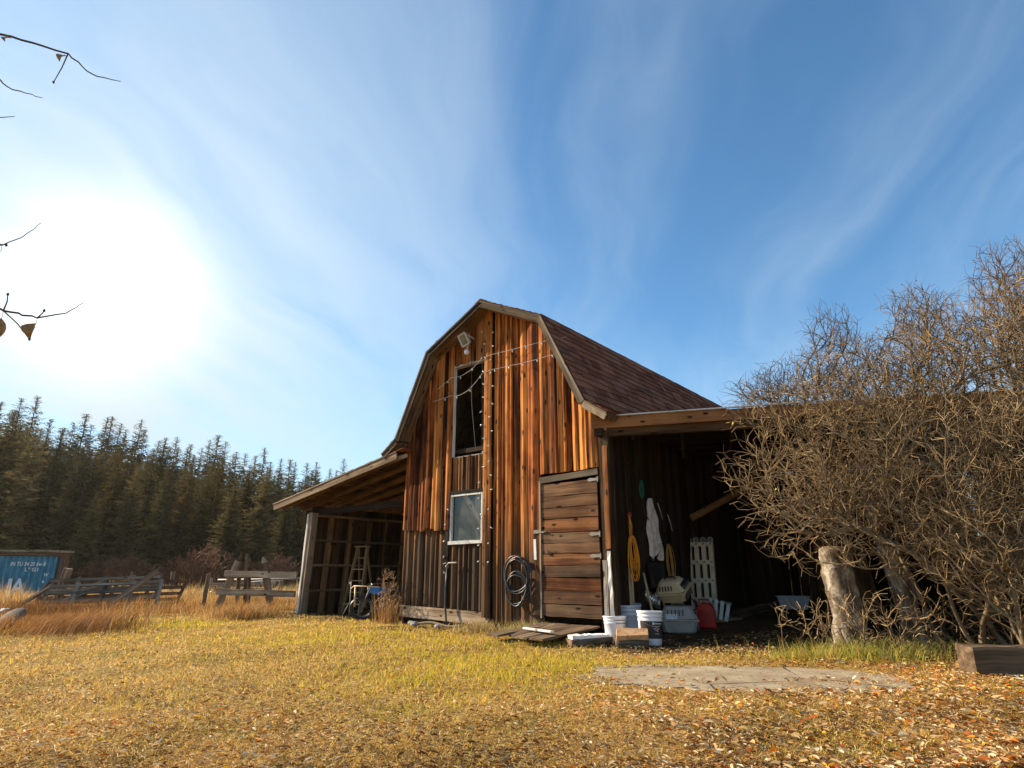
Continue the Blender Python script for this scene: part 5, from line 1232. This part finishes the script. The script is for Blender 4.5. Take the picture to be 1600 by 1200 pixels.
for i, (px, yt) in enumerate(sky_line):
    k = random.choice((3, 1, 3, 1, 4, 0)); o = put_tree(k, px+random.uniform(-3, 3), 92+random.uniform(0, 18), yt, 'dark conifer top on the wooded skyline', 'conifers along the wooded skyline', wide=random.uniform(.9, 1.25))
    if px == 38: o['label'] = 'tall skyline conifer leftmost of the two highest tops'
for i in range(78):     # the ranks between the front row and the skyline
    px = -60+i*8.2+random.uniform(-5, 5); f = min(1, max(0, px/540)); yt = 655+85*f+random.uniform(-4, 34)
    put_tree(random.choice((3, 1, 0, 4, 2)), px, 72+random.uniform(0, 20), yt, 'conifer in the dense ranks of the wooded hill behind the front spruces', 'conifers in the middle of the wood', wide=random.uniform(1.0, 1.4))

# ---------------- bare bushes: branches grown outwards to points spread through a volume ----------------
def grow(roots, blobs, n, step, seed, up=0.15, wig=0.35, minz=None):
    rs = np.random.default_rng(seed)
    pos = np.zeros((n*6+200, 3)); par = -np.ones(n*6+200, int); dr = np.zeros((n*6+200, 3)); m = 0
    for r in roots:
        d = np.array(r[3:6], float); p = np.array(r[:3], float); prev = -1
        for i in range(int(r[6]/step)):
            pos[m] = p; par[m] = prev; dr[m] = d/np.linalg.norm(d); prev = m; m += 1
            d = d/np.linalg.norm(d)+rs.normal(0, .12, 3)+np.array([0, 0, .03]); p = p+d/np.linalg.norm(d)*step
    w = np.array([b[6] for b in blobs]); w = w/w.sum(); T_ = []
    bi = rs.choice(len(blobs), n, p=w)
    for b in bi:
        q = rs.normal(0, 1, 3); q /= np.linalg.norm(q); q *= rs.uniform(0, 1)**(1/2.4); B = blobs[b]
        T_.append((B[0]+q[0]*B[3], B[1]+q[1]*B[4], B[2]+q[2]*B[5]))
    T_ = np.array(T_)
    if minz is not None: T_[:, 2] = np.maximum(T_[:, 2], minz+rs.uniform(0, .4, n))
    r0 = np.array([r[:3] for r in roots]); dd = np.linalg.norm(T_[:, None]-r0[None], axis=2).min(1); T_ = T_[np.argsort(dd+rs.normal(0, .35, n))]
    for t_ in T_:
        q = t_-pos[:m]; ds = np.linalg.norm(q, axis=1); cosv = (q*dr[:m]).sum(1)/(ds+1e-6)
        i = int(np.argmin(ds*(1.25-.45*cosv))); d0 = ds[i]; k = int(min(6, d0/step))
        p = pos[i].copy(); prev = i; d = dr[i]*.9
        for j in range(max(1, k)):
            g_ = t_-p; g_ /= np.linalg.norm(g_)+1e-6; d = d*.55+g_*.6+rs.normal(0, wig*.35, 3)+np.array([0, 0, up*.3]); d /= np.linalg.norm(d); p = p+d*step
            if m >= len(pos)-1: break
            pos[m] = p; par[m] = prev; dr[m] = d; prev = m; m += 1
    return pos[:m], par[:m]
def twig_mesh(name, pos, par, tip, k, maxr, mat_cols, parent=None, seed=1, nsides=3, spur=0.6):
    rs = np.random.default_rng(seed); m = len(pos); load = np.ones(m)
    for i in range(m-1, -1, -1):
        if par[i] >= 0: load[par[i]] += load[i]
    rad = np.minimum(maxr, tip*load**k)
    if spur:    # short straight side spurs on the thin wood
        cand = np.where((par >= 0) & (rad < tip*4))[0]; cand = cand[rs.uniform(0, 1, len(cand)) < spur]
        dd = pos[cand]-pos[par[cand]]; sl_ = np.linalg.norm(dd, axis=1, keepdims=True); dd = dd/(sl_+1e-9); rv = rs.normal(0, 1, dd.shape); rv -= dd*(rv*dd).sum(1, keepdims=True); rv /= np.linalg.norm(rv, axis=1, keepdims=True)
        sp_ = pos[cand]+(dd*.75+rv*.75)*sl_*rs.uniform(.5, 1.25, (len(cand), 1)); pos = np.concatenate([pos, sp_]); par = np.concatenate([par, cand]); rad = np.concatenate([rad, np.full(len(cand), tip*.75)]); m = len(pos)
    ch = np.where(par >= 0)[0]; a = pos[par[ch]]; b = pos[ch]; d = b-a; L = np.linalg.norm(d, axis=1, keepdims=True); d = d/(L+1e-9)
    ref = np.where(np.abs(d[:, 2:3]) < .9, np.array([[0, 0, 1.]]), np.array([[1., 0, 0]])); u = np.cross(d, ref); u /= np.linalg.norm(u, axis=1, keepdims=True); w = np.cross(d, u)
    r1 = np.minimum(rad[par[ch]], rad[ch]*1.35)[:, None]; r2 = rad[ch][:, None]; S = nsides; V = []
    for (p, r) in ((a-d*r1*.3, r1), (b+d*r2*.3, r2)):
        for s in range(S): an = 2*math.pi*s/S; V.append(p+(u*math.cos(an)+w*math.sin(an))*r)
    V = np.stack(V, 1).reshape(-1, 3); base = np.arange(len(ch))[:, None]*2*S
    Q = np.concatenate([base+np.array([[s, (s+1) % S, S+(s+1) % S, S+s]]) for s in range(S)], 0)
    c1, c2, c3 = [np.array(c) for c in mat_cols]; f = np.clip((rad[ch]-tip)/(tip*4), 0, 1)[:, None]; rn = rs.uniform(.65, 1.35, (len(ch), 1)); pick = rs.uniform(0, 1, (len(ch), 1))
    col = (c1*(1-pick)+c2*pick)*(1-f)+c3*f; col = np.clip(col*rn, 0, 1); col = np.concatenate([col]*S, 0)
    return np_mesh(name, V, Q, np.zeros((0, 3), 'i'), col, 'twigs', parent)
def leafbits(name, pts, size, cols, parent, seed=3, mat='leaves'):
    rs = np.random.default_rng(seed); n = len(pts); d = rs.normal(0, 1, (n, 3)); d /= np.linalg.norm(d, axis=1, keepdims=True); e = np.cross(d, rs.normal(0, 1, (n, 3))); e /= np.linalg.norm(e, axis=1, keepdims=True)
    L = size*rs.uniform(.6, 1.3, (n, 1)); nrm = np.cross(d, e)
    V = np.stack([pts, pts+d*L*.5+e*L*.35+nrm*L*.12, pts+d*L, pts+d*L*.5-e*L*.35+nrm*L*.12], 1).reshape(-1, 3); b = np.arange(n)*4
    T_ = np.concatenate([np.stack([b, b+1, b+2], -1), np.stack([b, b+2, b+3], -1)]); c = np.array(cols)[rs.integers(0, len(cols), n)]*rs.uniform(.7, 1.2, (n, 1))
    return np_mesh(name, V, np.zeros((0, 4), 'i'), T_, np.concatenate([c, c]), mat, parent)
TW = ((.11, .062, .027), (.45, .315, .165), (.19, .14, .085))
def bush(name, label, cat, roots, blobs, n, step, seed, tip, k=.36, maxr=.06, cols=TW, leaves=0, lcol=None, **kw):
    t = thing(name, label, cat, (0, 0, 0)); pos, par = grow(roots, blobs, n, step, seed, **kw)
    twig_mesh('branches', pos, par, tip, k, maxr, cols, t, seed)
    if leaves:
        rs = np.random.default_rng(seed); hp = np.ones(len(pos), bool); hp[par[par >= 0]] = False; tips = pos[hp]; leafbits('leaves', tips[rs.integers(0, len(tips), leaves)], .045, lcol or [(.45, .33, .05), (.30, .14, .04)], t, seed)
    return t
# front thicket that sweeps over the shed front
bush('bare_bush', 'tangled leafless bush sweeping left over the front of the dark shed', 'bush',
     [(4.75, 7.25, 0, -.35, -.1, 1, 1.8), (5.0, 7.0, 0, -.2, -.3, 1, 1.9), (5.3, 7.0, 0, -.5, -.1, 1, 2.2), (4.9, 6.9, 0, -.6, -.1, .9, 1.6)],
     [(4.3, 7.15, 2.0, 1.85, .55, .75, .9), (4.6, 7.1, 3.2, 1.15, .45, .55, .22), (5.6, 6.95, 3.5, 1.0, .5, .75, .3), (4.6, 6.9, 1.45, 1.35, .6, .75, .5), (5.1, 6.7, 1.9, 1.3, .7, .95, .9), (3.45, 7.15, 1.55, .8, .35, .75, .22), (4.3, 7.2, 2.7, 1.7, .5, .5, .55)], 13000, .115, 21, .0021, k=.37, maxr=.034, wig=.24, leaves=40, lcol=[(.50, .36, .05), (.55, .42, .08)])
bush('bare_bush', 'dense golden bare thicket filling the right edge above the timber', 'bush',
     [(5.6, 6.6, 0, .1, -.1, 1, 2.0), (5.9, 6.3, 0, .05, .1, 1, 2.2), (5.3, 6.3, 0, -.1, -.05, 1, 1.7), (6.3, 6.4, 0, .2, 0, 1, 2.0), (5.0, 6.4, 0, -.2, 0, 1, 1.4), (5.5, 6.0, 0, 0, .1, 1, 1.3)],
     [(5.6, 6.35, 1.6, 1.0, .6, 1.2, 1.0), (6.0, 6.5, 2.15, 1.1, .7, .85, .8), (6.2, 6.6, 3.3, .8, .55, 1.0, .45), (6.6, 6.6, 4.1, .5, .4, .7, .12), (4.9, 6.4, 1.15, .8, .5, .65, .5), (5.7, 6.4, .7, 1.2, .55, .6, .4)], 13000, .115, 22, .0022, k=.37, maxr=.034, wig=.24, leaves=60, lcol=[(.40, .22, .04), (.30, .13, .03)])
# bushes whose crowns rise behind and above the shed roof
BACKLIT = ((.10, .060, .036), (.20, .13, .075), (.12, .09, .065))  # darker twig colours, with the backlit look put into the wood
bush('bare_shrub', 'leafless shrub with fine dark twigs above the shed roof near the barn', 'bush',
     [(7.0, 13.6, 0, -.2, 0, 1, 3.6), (6.4, 13.4, 0, -.15, 0, 1, 3.4), (7.6, 13.6, 0, 0, 0, 1, 3.8)],
     [(6.7, 13.4, 4.7, 1.3, .8, 1.0, .9), (5.7, 13.3, 4.6, .8, .6, .55, .35), (7.8, 13.5, 5.1, 1.1, .8, 1.3, 1.0), (7.6, 13.5, 6.3, .6, .5, .7, .2)], 2900, .19, 23, .0042, k=.36, cols=BACKLIT, wig=.25, minz=3.3)
bush('bare_shrub', 'taller leafless shrub with brownish seed clusters over the middle of shed roof', 'bush',
     [(9.2, 13.2, 0, 0, 0, 1, 4.0), (9.8, 13.4, 0, .1, 0, 1, 4.2), (8.7, 13.3, 0, -.1, 0, 1, 3.6)],
     [(9.0, 13.3, 5.0, 1.2, .9, 1.4, 1.0), (10.0, 13.4, 5.6, 1.0, .9, 1.6, 1.0), (9.6, 13.4, 6.7, .7, .5, .9, .3)], 2900, .19, 24, .0042, k=.36, cols=BACKLIT, wig=.25, leaves=260, lcol=[(.16, .08, .03), (.22, .12, .04)], minz=3.3)
bush('bare_tree', 'tallest bare tree cut by the right frame edge behind the shed', 'tree',
     [(12.0, 13.4, 0, -.02, 0, 1, 6.0), (11.2, 13.2, 0, .05, 0, 1, 4.8)],
     [(12.1, 13.4, 7.2, 1.0, .8, 1.5, 1.0), (11.3, 13.3, 5.6, 1.1, .9, 1.5, .8), (12.6, 13.4, 5.6, 1.2, .8, 1.7, .7), (13.6, 13.5, 6.3, 1.4, .9, 2.2, .8)], 3800, .2, 25, .0045, k=.36, cols=BACKLIT, wig=.25, leaves=500, lcol=[(.17, .09, .03), (.10, .07, .03), (.30, .17, .04)], minz=3.3, maxr=.09)
# red-brown willows along the foot of the wood
pos, par = grow([(random.uniform(-.8, .8), random.uniform(-.5, .5), 0, random.uniform(-.5, .5), 0, 1, 1.0) for _ in range(9)], [(0, 0, 1.4, 2.0, 1.3, 1.2, 1.0)], 900, .22, 31, up=.3)
wl0 = thing('willow_bush', None, 'bush'); twig_mesh('branches', pos, par, .014, .28, .04, ((.15, .055, .028), (.21, .10, .05), (.10, .07, .05)), wl0, 5)
WP = [(112, 55, .9, 'reddish willow bush right of the blue container'), (165, 54, 1.1, 'reddish willow bush beneath the short ragged spruce'), (200, 53, 1.2, 'red-brown willow bush above the stacked gates'), (235, 55, .9, 'small willow bush above the leaning grey board'), (285, 53, 1.1, 'red-brown willow bush left of the pointed posts'), (322, 52, 1.5, 'largest grey-brown willow bush just left of the pointed posts'), (365, 55, 1.0, 'low willow bush behind the pointed posts'), (405, 54, 1.0, 'willow bush between pointed posts and lean-to'), (440, 53, 1.2, 'willow bush touching the lean-to post in view'), (60, 57, 1.0, 'willow bush behind the blue container')]
for i, (px, Yd, s, lb) in enumerate(WP):
    o = wl0 if i == 0 else copy_tree(wl0); x = (px-800)/990*Yd; o.location = (x, Yd, gh(x, Yd)-.1); o.scale = (s, s, s*.95); o.rotation_euler = (0, 0, random.uniform(0, 6)); tag(o, lb, 'bush', 'willow bushes along the forest foot')

# ---------------- grass ----------------
def vnoise(x, y, s, seed=0):
    r = np.random.default_rng(seed); v = 0
    for i in range(6):
        a = r.uniform(0, 6.28); f = s*r.uniform(.6, 2.2); v = v+np.sin((x*math.cos(a)+y*math.sin(a))*f+r.uniform(0, 6.28))
    return .5+v/7
def blades(name, x, y, h, w, lean, col, zoff=0.0, seed=0, curl=.5, mat='grass', parent=None, leandir=None):
    r = np.random.default_rng(seed); n = len(x); z = gz(x, y)+zoff; p = np.stack([x, y, z], -1)
    a = r.uniform(0, 6.28, n) if leandir is None else r.normal(leandir, .7, n)
    ld = np.stack([np.cos(a), np.sin(a), 0*a], -1); b_ = r.uniform(0, 6.28, n); wd = np.stack([np.cos(b_), np.sin(b_), 0*a], -1)*w[:, None]*.5
    upv = np.array([[0, 0, 1.]]); m1 = p+upv*h[:, None]*.55+ld*(h*lean*.35)[:, None]; tp = p+upv*(h*(1-lean*curl*.4))[:, None]+ld*(h*lean)[:, None]
    V = np.stack([p-wd, p+wd, m1+wd*.75, m1-wd*.75, tp], 1).reshape(-1, 3); k = np.arange(n)*5
    Q = np.stack([k, k+1, k+2, k+3], -1); T_ = np.stack([k+3, k+2, k+4], -1)
    return np_mesh(name, V, Q, T_, np.concatenate([col, col]), mat, parent)
def pickcol(r, n, cols, wts=None, var=.25):
    c = np.array(cols)[r.choice(len(cols), n, p=wts)]; return np.clip(c*r.uniform(1-var, 1+var, (n, 1)), 0, 1)
def lx(x, y): return (x-P0.x)*T.x+(y-P0.y)*T.y
def ly(x, y): return (x-P0.x)*NN.x+(y-P0.y)*NN.y
def inside(x, y):   # footprint of barn, lean-to floor, shed floor
    a, b = lx(x, y), ly(x, y); barn_ = (a > -4.25) & (a < -.02) & (b > .05)
    l_ = (a > -7.45) & (a <= -4.25) & (b > .35) & (b < 8)
    return barn_ | l_
def shedin(x, y):
    s = (x-A.x)*sdv.x+(y-A.y)*sdv.y; d = -(x-A.x)*sdv.y+(y-A.y)*sdv.x
    return (s > -.1) & (d > -.05-.5*sstep(s, 4, 2)) & (lx(x, y) > 0)
def slab(x, y): return ((x-1.98)/1.27)**4+((y-5.68-.0*(x-1.9))/.62)**4 < 1.15-.75*np.sin(x*5.1+y*3.0)**2*np.abs(np.sin(x*2.3-y*7.1+1.2))
r = np.random.default_rng(5)
# short mown turf: density falls with distance, blades get wider
n = 330000; y = 3.2+ (r.uniform(0, 1, n)**1.5)*12.5; x = r.uniform(-1, 1, n)*(y*.98+.8)+0
keep = ~inside(x, y) & ~shedin(x, y) & ~(slab(x, y) & (r.uniform(0, 1, n) < .985)) & (x > -11)
x, y = x[keep], y[keep]; n = len(x)
g = vnoise(x, y, 1.3, 1)*.6+vnoise(x, y, 4.5, 2)*.4
gpatch = np.exp(-(((x+.25)/1.15)**2+((y-6.6)/1.25)**2))*1.0+np.exp(-(((x+2.2)/2.6)**2+((y-8.8)/.9)**2))*.30+np.exp(-(((x-3.5)/1.2)**2+((y-6.75)/.35)**2))*.3+np.exp(-(((x+6.0)/2.6)**2+((y-10.8)/.9)**2))*.35
isg = r.uniform(0, 1, n) < np.clip((gpatch*1.1*g*1.5+.03*(g > .55))*(1-.9*sstep(y, 6.6, 7.0)*sstep(x, .7, 1.1)), 0, .95)
bare = (vnoise(x, y, 2.1, 6)*.5+vnoise(x, y, 7, 7)*.5); bare = bare+1.0*np.exp(-(((x-2.6)/1.3)**2+((y-8.0)/.75)**2))
kp = isg | (r.uniform(0, 1, n) < np.clip(1.25-bare*1.25, .12, 1)); x, y, isg, g = x[kp], y[kp], isg[kp], g[kp]; n = len(x)
cs = pickcol(r, n, [(.80, .54, .17), (.62, .37, .09), (.84, .64, .30), (.34, .17, .045), (.74, .45, .08)], [.3, .25, .15, .15, .15]); cg = pickcol(r, n, [(.54, .44, .035), (.72, .52, .06), (.36, .35, .03)], [.4, .45, .15])
col = np.where(isg[:, None], cg, cs); h = np.where(isg, r.uniform(.03, .075, n), r.uniform(.012, .05, n)); w = r.uniform(.0035, .007, n)*np.clip(y/5, .8, 2.4)
lean = np.where(isg, r.uniform(.2, .9, n), r.uniform(.6, 2.2, n))
o = blades('short_grass', x, y, h, w, lean, col, 0, 11); tag(o, 'short yellow-green and straw coloured mown grass', 'grass', None, 'stuff')
# fallen leaves and chaff
n = 150000; y = 3.0+(r.uniform(0, 1, n)**1.5)*6.5; x = r.uniform(-1, 1, n)*(y*.95+.5)
wt = .25+.75*sstep(5.7-y+.35*np.clip(x, -2, 4), -.8, 1.2)+.15*(x > 2); ks = (r.uniform(0, 1, n) < wt*(.3+vnoise(x, y, 3, 8))) & ~inside(x, y) & ~(slab(x, y) & (r.uniform(0, 1, n) < .955-.25*(vnoise(x, y, 2.3, 12) > .62)))
x, y = x[ks], y[ks]; n = len(x); z = gz(x, y)+r.uniform(.006, .035, n); z = np.where(slab(x, y), .028+r.uniform(0, .012, n), z)
L = (.008+.046*r.uniform(0, 1, n)**2.4)*np.where(x+y*.2 > 1.5, 1.2, .95); W_ = L*np.where(x > .8, r.uniform(.15, .55, n), r.uniform(.06, .32, n)); a = r.uniform(0, 6.28, n); tl = r.normal(0, .22, n); d = np.stack([np.cos(a)*np.cos(tl), np.sin(a)*np.cos(tl), np.sin(tl)], -1); e = np.stack([-np.sin(a), np.cos(a), r.normal(0, .3, n)], -1)
c0 = np.stack([x, y, z], -1); nr = np.stack([0*x, 0*x, L*r.uniform(-.05, .28, n)], -1); dl = d*L[:, None]; ew = e*W_[:, None]*.5
V = np.stack([c0-dl*.5, c0-dl*.12+ew+nr, c0+dl*.28+ew*.8+nr, c0+dl*.5, c0+dl*.28-ew*.8+nr*.8, c0-dl*.12-ew+nr*.9, c0], 1).reshape(-1, 3); k = np.arange(n)*7
Q = np.concatenate([np.stack([k+6, k+1, k+2, k+3], -1), np.stack([k+6, k+3, k+4, k+5], -1)]); T_ = np.concatenate([np.stack([k, k+1, k+6], -1), np.stack([k, k+6, k+5], -1)])
org = r.uniform(0, 1, n) < .05+.17*sstep(x, 0.5, 4.0)
c = np.where(org[:, None], pickcol(r, n, [(.70, .22, .02), (.78, .44, .04), (.55, .13, .02)], [.4, .35, .25]), pickcol(r, n, [(.60, .36, .14), (.40, .19, .06), (.74, .54, .28), (.28, .13, .04), (.80, .66, .44)], [.36, .20, .26, .08, .10]))
c = np.clip(c*(.55+.75*vnoise(x, y, 1.9, 77))[:, None], 0, 1)
o = np_mesh('fallen_leaves', V, Q, T_, np.concatenate([c]*4), 'leaves'); tag(o, 'brown and orange fallen leaves and chaff scattered over the ground', 'leaves', None, 'stuff')
# tall dry grass: near band at the left, meadow behind
def tallreg(name, label, n, sampler, hr, wr, cols, wts, lean, seed, leandir=None):
    r = np.random.default_rng(seed); x, y = sampler(r, n); h = r.uniform(*hr, len(x))*np.clip(.25+1.15*vnoise(x, y, 2.2, seed)*(.6+.8*vnoise(x, y, 6.0, seed+1)), .2, 1.6); w = r.uniform(*wr, len(x))*np.clip(y/12, .7, 5); h = h*np.where((x/y < -.66) & (y < 20) & (y > 10.5), .55, 1.0)
    o = blades(name, x, y, h, w, r.uniform(lean[0], lean[1], len(x)), pickcol(r, len(x), cols, wts, .3), -.02, seed, leandir=leandir); tag(o, label, 'grass', None, 'stuff'); return o
def near_band(r, n):
    x = r.uniform(-15, -4.9, n); y = r.uniform(7.5, 20, n)
    ed = np.where(x < -6.4, 9.2+(x+7.8)*3.6*(x > -7.8)+0*(x), 14.2-(x+6.4)*.3); ed = np.where(x < -7.8, 9.2-(x+7.8)*.1, ed)
    ed = ed+.5*np.sin(x*2.3)+.25*np.sin(x*6.1); m = (y > ed) & ~((lx(x, y) > -7.5) & (ly(x, y) > -.1)) & (r.uniform(0, 1, n) < .25+vnoise(x, y, 1.6, 4)); return x[m], y[m]
GO = [(.50, .26, .07), (.36, .17, .045), (.60, .36, .13), (.24, .10, .03), (.62, .46, .22)]
tallreg('tall_grass', 'tall orange dry grass around the gates and fence', 70000, near_band, (.12, .36), (.004, .008), GO, [.3, .25, .15, .2, .1], (.1, .7), 41)
def meadow(r, n):
    y = 18+(r.uniform(0, 1, n)**1.6)*44; x = -r.uniform(.18, 1.02, n)*y; m = (y < 60) & ~((x > -39) & (x < -26) & (y > 37) & (y < 39.6)) & (r.uniform(0, 1, n) < .3+vnoise(x, y, .5, 5)); return x[m], y[m]
tallreg('meadow_grass', 'pale golden meadow grass reaching back to the wood', 120000, meadow, (.25, .62), (.005, .010), [(.50, .29, .09), (.42, .22, .06), (.60, .43, .19), (.33, .17, .05), (.62, .50, .28)], [.3, .2, .25, .1, .15], (.1, .5), 42)
def clump(label, cx, cy, rad, n, hr, cols, seed, lean=(.2, .8), cat='grass', name='grass_clump', mat='grass', ry=None, leandir=None):
    r = np.random.default_rng(seed); x = cx+r.normal(0, rad*.5, n); y = cy+r.normal(0, (ry or rad)*.5, n); m = ~((lx(x, y) > -4.27) & (lx(x, y) < 0) & (ly(x, y) > -.08)); x, y = x[m], y[m]
    o = blades(name, x, y, r.uniform(*hr, len(x)), r.uniform(.004, .009, len(x)), r.uniform(*lean, len(x)), pickcol(r, len(x), cols, None, .3), -.01, seed, mat=mat, leandir=leandir); tag(o, label, cat, 'grass clumps')
    return o
p = BW(-4.55, -.15); clump('tall straw grass clump at the left corner of the barn', p.x+.1, p.y-.1, .22, 260, (.2, .62), GO, 51, (.05, .45))
p = BW(-2.0, -.35); clump('dry grass clump at the barn foot below the tall middle board', p.x, p.y, .40, 900, (.06, .22), [(.45, .30, .10), (.30, .20, .05), (.60, .48, .26)], 52, (.3, 1.0))
p = BW(-1.25, -.25); clump('mixed green grass clump below the hose coil', p.x, p.y, .35, 700, (.06, .26), [(.30, .30, .06), (.45, .32, .10), (.60, .50, .28)], 53, (.3, 1.0))
clump('shaggy golden grass mound in front of the two-rail fence', -5.35, 12.9, .62, 2600, (.10, .36), GO, 54, (.3, 1.3))
clump('small yellow grass tuft between the plank ramp and the white bucket', 1.05, 8.75, .16, 420, (.03, .12), [(.48, .30, .06), (.36, .24, .05)], 55)
clump('long green grass along the far edge of the concrete slab', 3.45, 6.80, 1.0, 1500, (.04, .20), [(.34, .36, .04), (.50, .44, .07), (.24, .28, .03), (.60, .42, .12), (.55, .34, .09)], 56, (.2, 1.0), ry=.30)
clump('green grass tufts beneath the two old trunks', 3.95, 7.1, .9, 1500, (.06, .26), [(.26, .30, .04), (.42, .34, .08), (.50, .38, .16)], 57, (.2, .9), ry=.5)
clump('reddish long grass clump leaning at the left frame edge', -6.9, 10.1, 1.0, 2400, (.14, .40), [(.30, .13, .035), (.42, .21, .06), (.20, .08, .025)], 58, (.5, 1.3), ry=.9, leandir=0.5)
clump('dark dry stalks beneath the stacked gate panels', -9.8, 13.6, 2.4, 3600, (.12, .48), [(.20, .09, .03), (.32, .16, .05), (.12, .05, .02)], 59, (.3, 1.2), ry=.9)
# weeds by the barn corner
pos, par = grow([(random.uniform(-.2, .2), random.uniform(-.1, .1), 0, random.uniform(-.2, .2), 0, 1, .5) for _ in range(7)], [(0, 0, .5, .2, .2, .45, 1.0)], 300, .05, 33, up=.4)
t = thing('weed_clump', 'dry branching weeds between the dirt bike and barn corner', 'weeds', tuple(BW(-4.40, -.22, 0.0))); twig_mesh('stalks', pos, par, .0035, .25, .01, ((.30, .17, .08), (.42, .28, .16), (.25, .15, .08)), t, 6)
# stray dead canes at the foot of the right bushes
pos, par = grow([(random.uniform(-1.2, 1.0), random.uniform(-.4, .4), 0, random.uniform(-.6, .4), random.uniform(-.4, .1), .9, .5) for _ in range(16)], [(0, -.1, .35, 1.5, .5, .35, 1.0)], 700, .08, 34)
t = thing('dead_canes', 'low tangle of dead canes round the feet of two old trunks', 'canes', (4.3, 7.3, 0)); twig_mesh('canes', pos, par, .0035, .28, .012, TW, t, 7)

# ---------------- twig ends of a tree hanging in at the upper left ----------------
def hang(label, pts, r0, leaves, subs=()):
    t = thing('tree_twig', label, 'twig', pts[0], 0, 'twigs hanging in at the upper left'); mb = MB(); o0 = Vector(pts[0])
    P_ = [Vector(p)-o0 for p in pts]; fine = []
    for a, b in zip(P_, P_[1:]):
        for i in range(5): fine.append(a.lerp(b, i/5)+Vector((random.uniform(-.004, .004),)*3))
    fine.append(P_[-1]); mb.tube(fine, [r0*(1-.8*i/len(fine)) for i in range(len(fine))], 6)
    for (i, d) in subs:
        b = P_[i]; d = Vector(d); mb.tube([b, b+d*.5+Vector((.005, 0, .004)), b+d], [r0*.5, r0*.4, r0*.3], 5); mb.lathe([(0, -.008), (.006, 0), (0, .010)], 6, b+d)
    mb.build('stem', 'dark_twig', t, smooth=True)
    for (i, sz) in leaves:
        c = P_[i]; lf = MB(); d = Vector((random.uniform(-.4, .4), random.uniform(-.3, .3), -1)).normalized(); e = d.cross(Vector((random.uniform(-.6, .6), 1, .2))).normalized(); nn = d.cross(e); vs = []; fs = []
        lf.tube([c, c+d*sz*.3], .0012, 4)
        for j in range(7):
            u = j/6; w = sz*.36*math.sin(math.pi*(u**.8)); q = c+d*sz*(.3+.95*u)+nn*sz*.35*math.sin(u*2.5)
            vs += [q-e*w+nn*w*.7, q, q+e*w+nn*w*.7]
        for j in range(6): fs += [(3*j, 3*j+1, 3*j+4, 3*j+3), (3*j+1, 3*j+2, 3*j+5, 3*j+4)]
        lf.add(vs, fs); lf.build('leaf', 'dry_leaf', t, smooth=True)
hang('uppermost drooping twig with two small curled leaves', [(-2.75, 2.2, 3.30), (-2.30, 2.2, 3.20), (-2.02, 2.2, 3.10), (-1.88, 2.2, 2.98), (-1.75, 2.2, 2.945)], .006, [(1, .045), (2, .05)], [(2, (-.03, 0, -.16))])
hang('thin bare twig second from the top', [(-2.9, 2.2, 3.1), (-2.35, 2.2, 2.99), (-2.22, 2.2, 2.90), (-2.08, 2.2, 2.855)], .005, [])
hang('short twig with small dark seed pods near left edge', [(-2.9, 2.2, 2.82), (-2.35, 2.2, 2.74), (-2.18, 2.2, 2.755)], .005, [(1, .05)], [(1, (.06, 0, -.08))])
hang('middle twig with a cluster of brown curled leaves at left edge', [(-2.7, 2.2, 2.28), (-2.20, 2.2, 2.14), (-2.12, 2.2, 2.12), (-2.08, 2.2, 2.12), (-2.0, 2.2, 2.16), (-1.94, 2.2, 2.225)], .005, [(1, .09), (1, .07), (2, .08), (2, .06), (3, .07)], [(1, (.14, 0, -.02)), (1, (.11, 0, -.10))])
hang('lowest twig curving up with single round dry leaf hanging', [(-2.8, 2.2, 2.10), (-2.15, 2.2, 1.91), (-2.0, 2.2, 1.83), (-1.86, 2.2, 1.80), (-1.75, 2.2, 1.82), (-1.69, 2.2, 1.865)], .006, [(3, .075), (2, .10)], [(2, (.13, 0, -.12)), (1, (-.02, 0, .08)), (2, (.0, 0, .07)), (3, (.02, 0, .03))])

# ---------------- air ----------------
HM = bpy.data.materials.new('haze'); HM.use_nodes = True; nt = HM.node_tree; nt.nodes.clear()
pv = N(nt, 'VolumePrincipled', {'Color': (0.95, 0.88, 0.76, 1), 'Density': 0.00016, 'Anisotropy': 0.35}); nt.links.new(pv.outputs[0], N(nt, 'OutputMaterial').inputs['Volume']); MATS['haze'] = HM
mb = MB(); mb.box((0, 300, 26), (2300, 2300, 60)); tag(mb.build('haze', 'haze'), 'faint haze in the autumn air', 'haze', None, 'stuff')
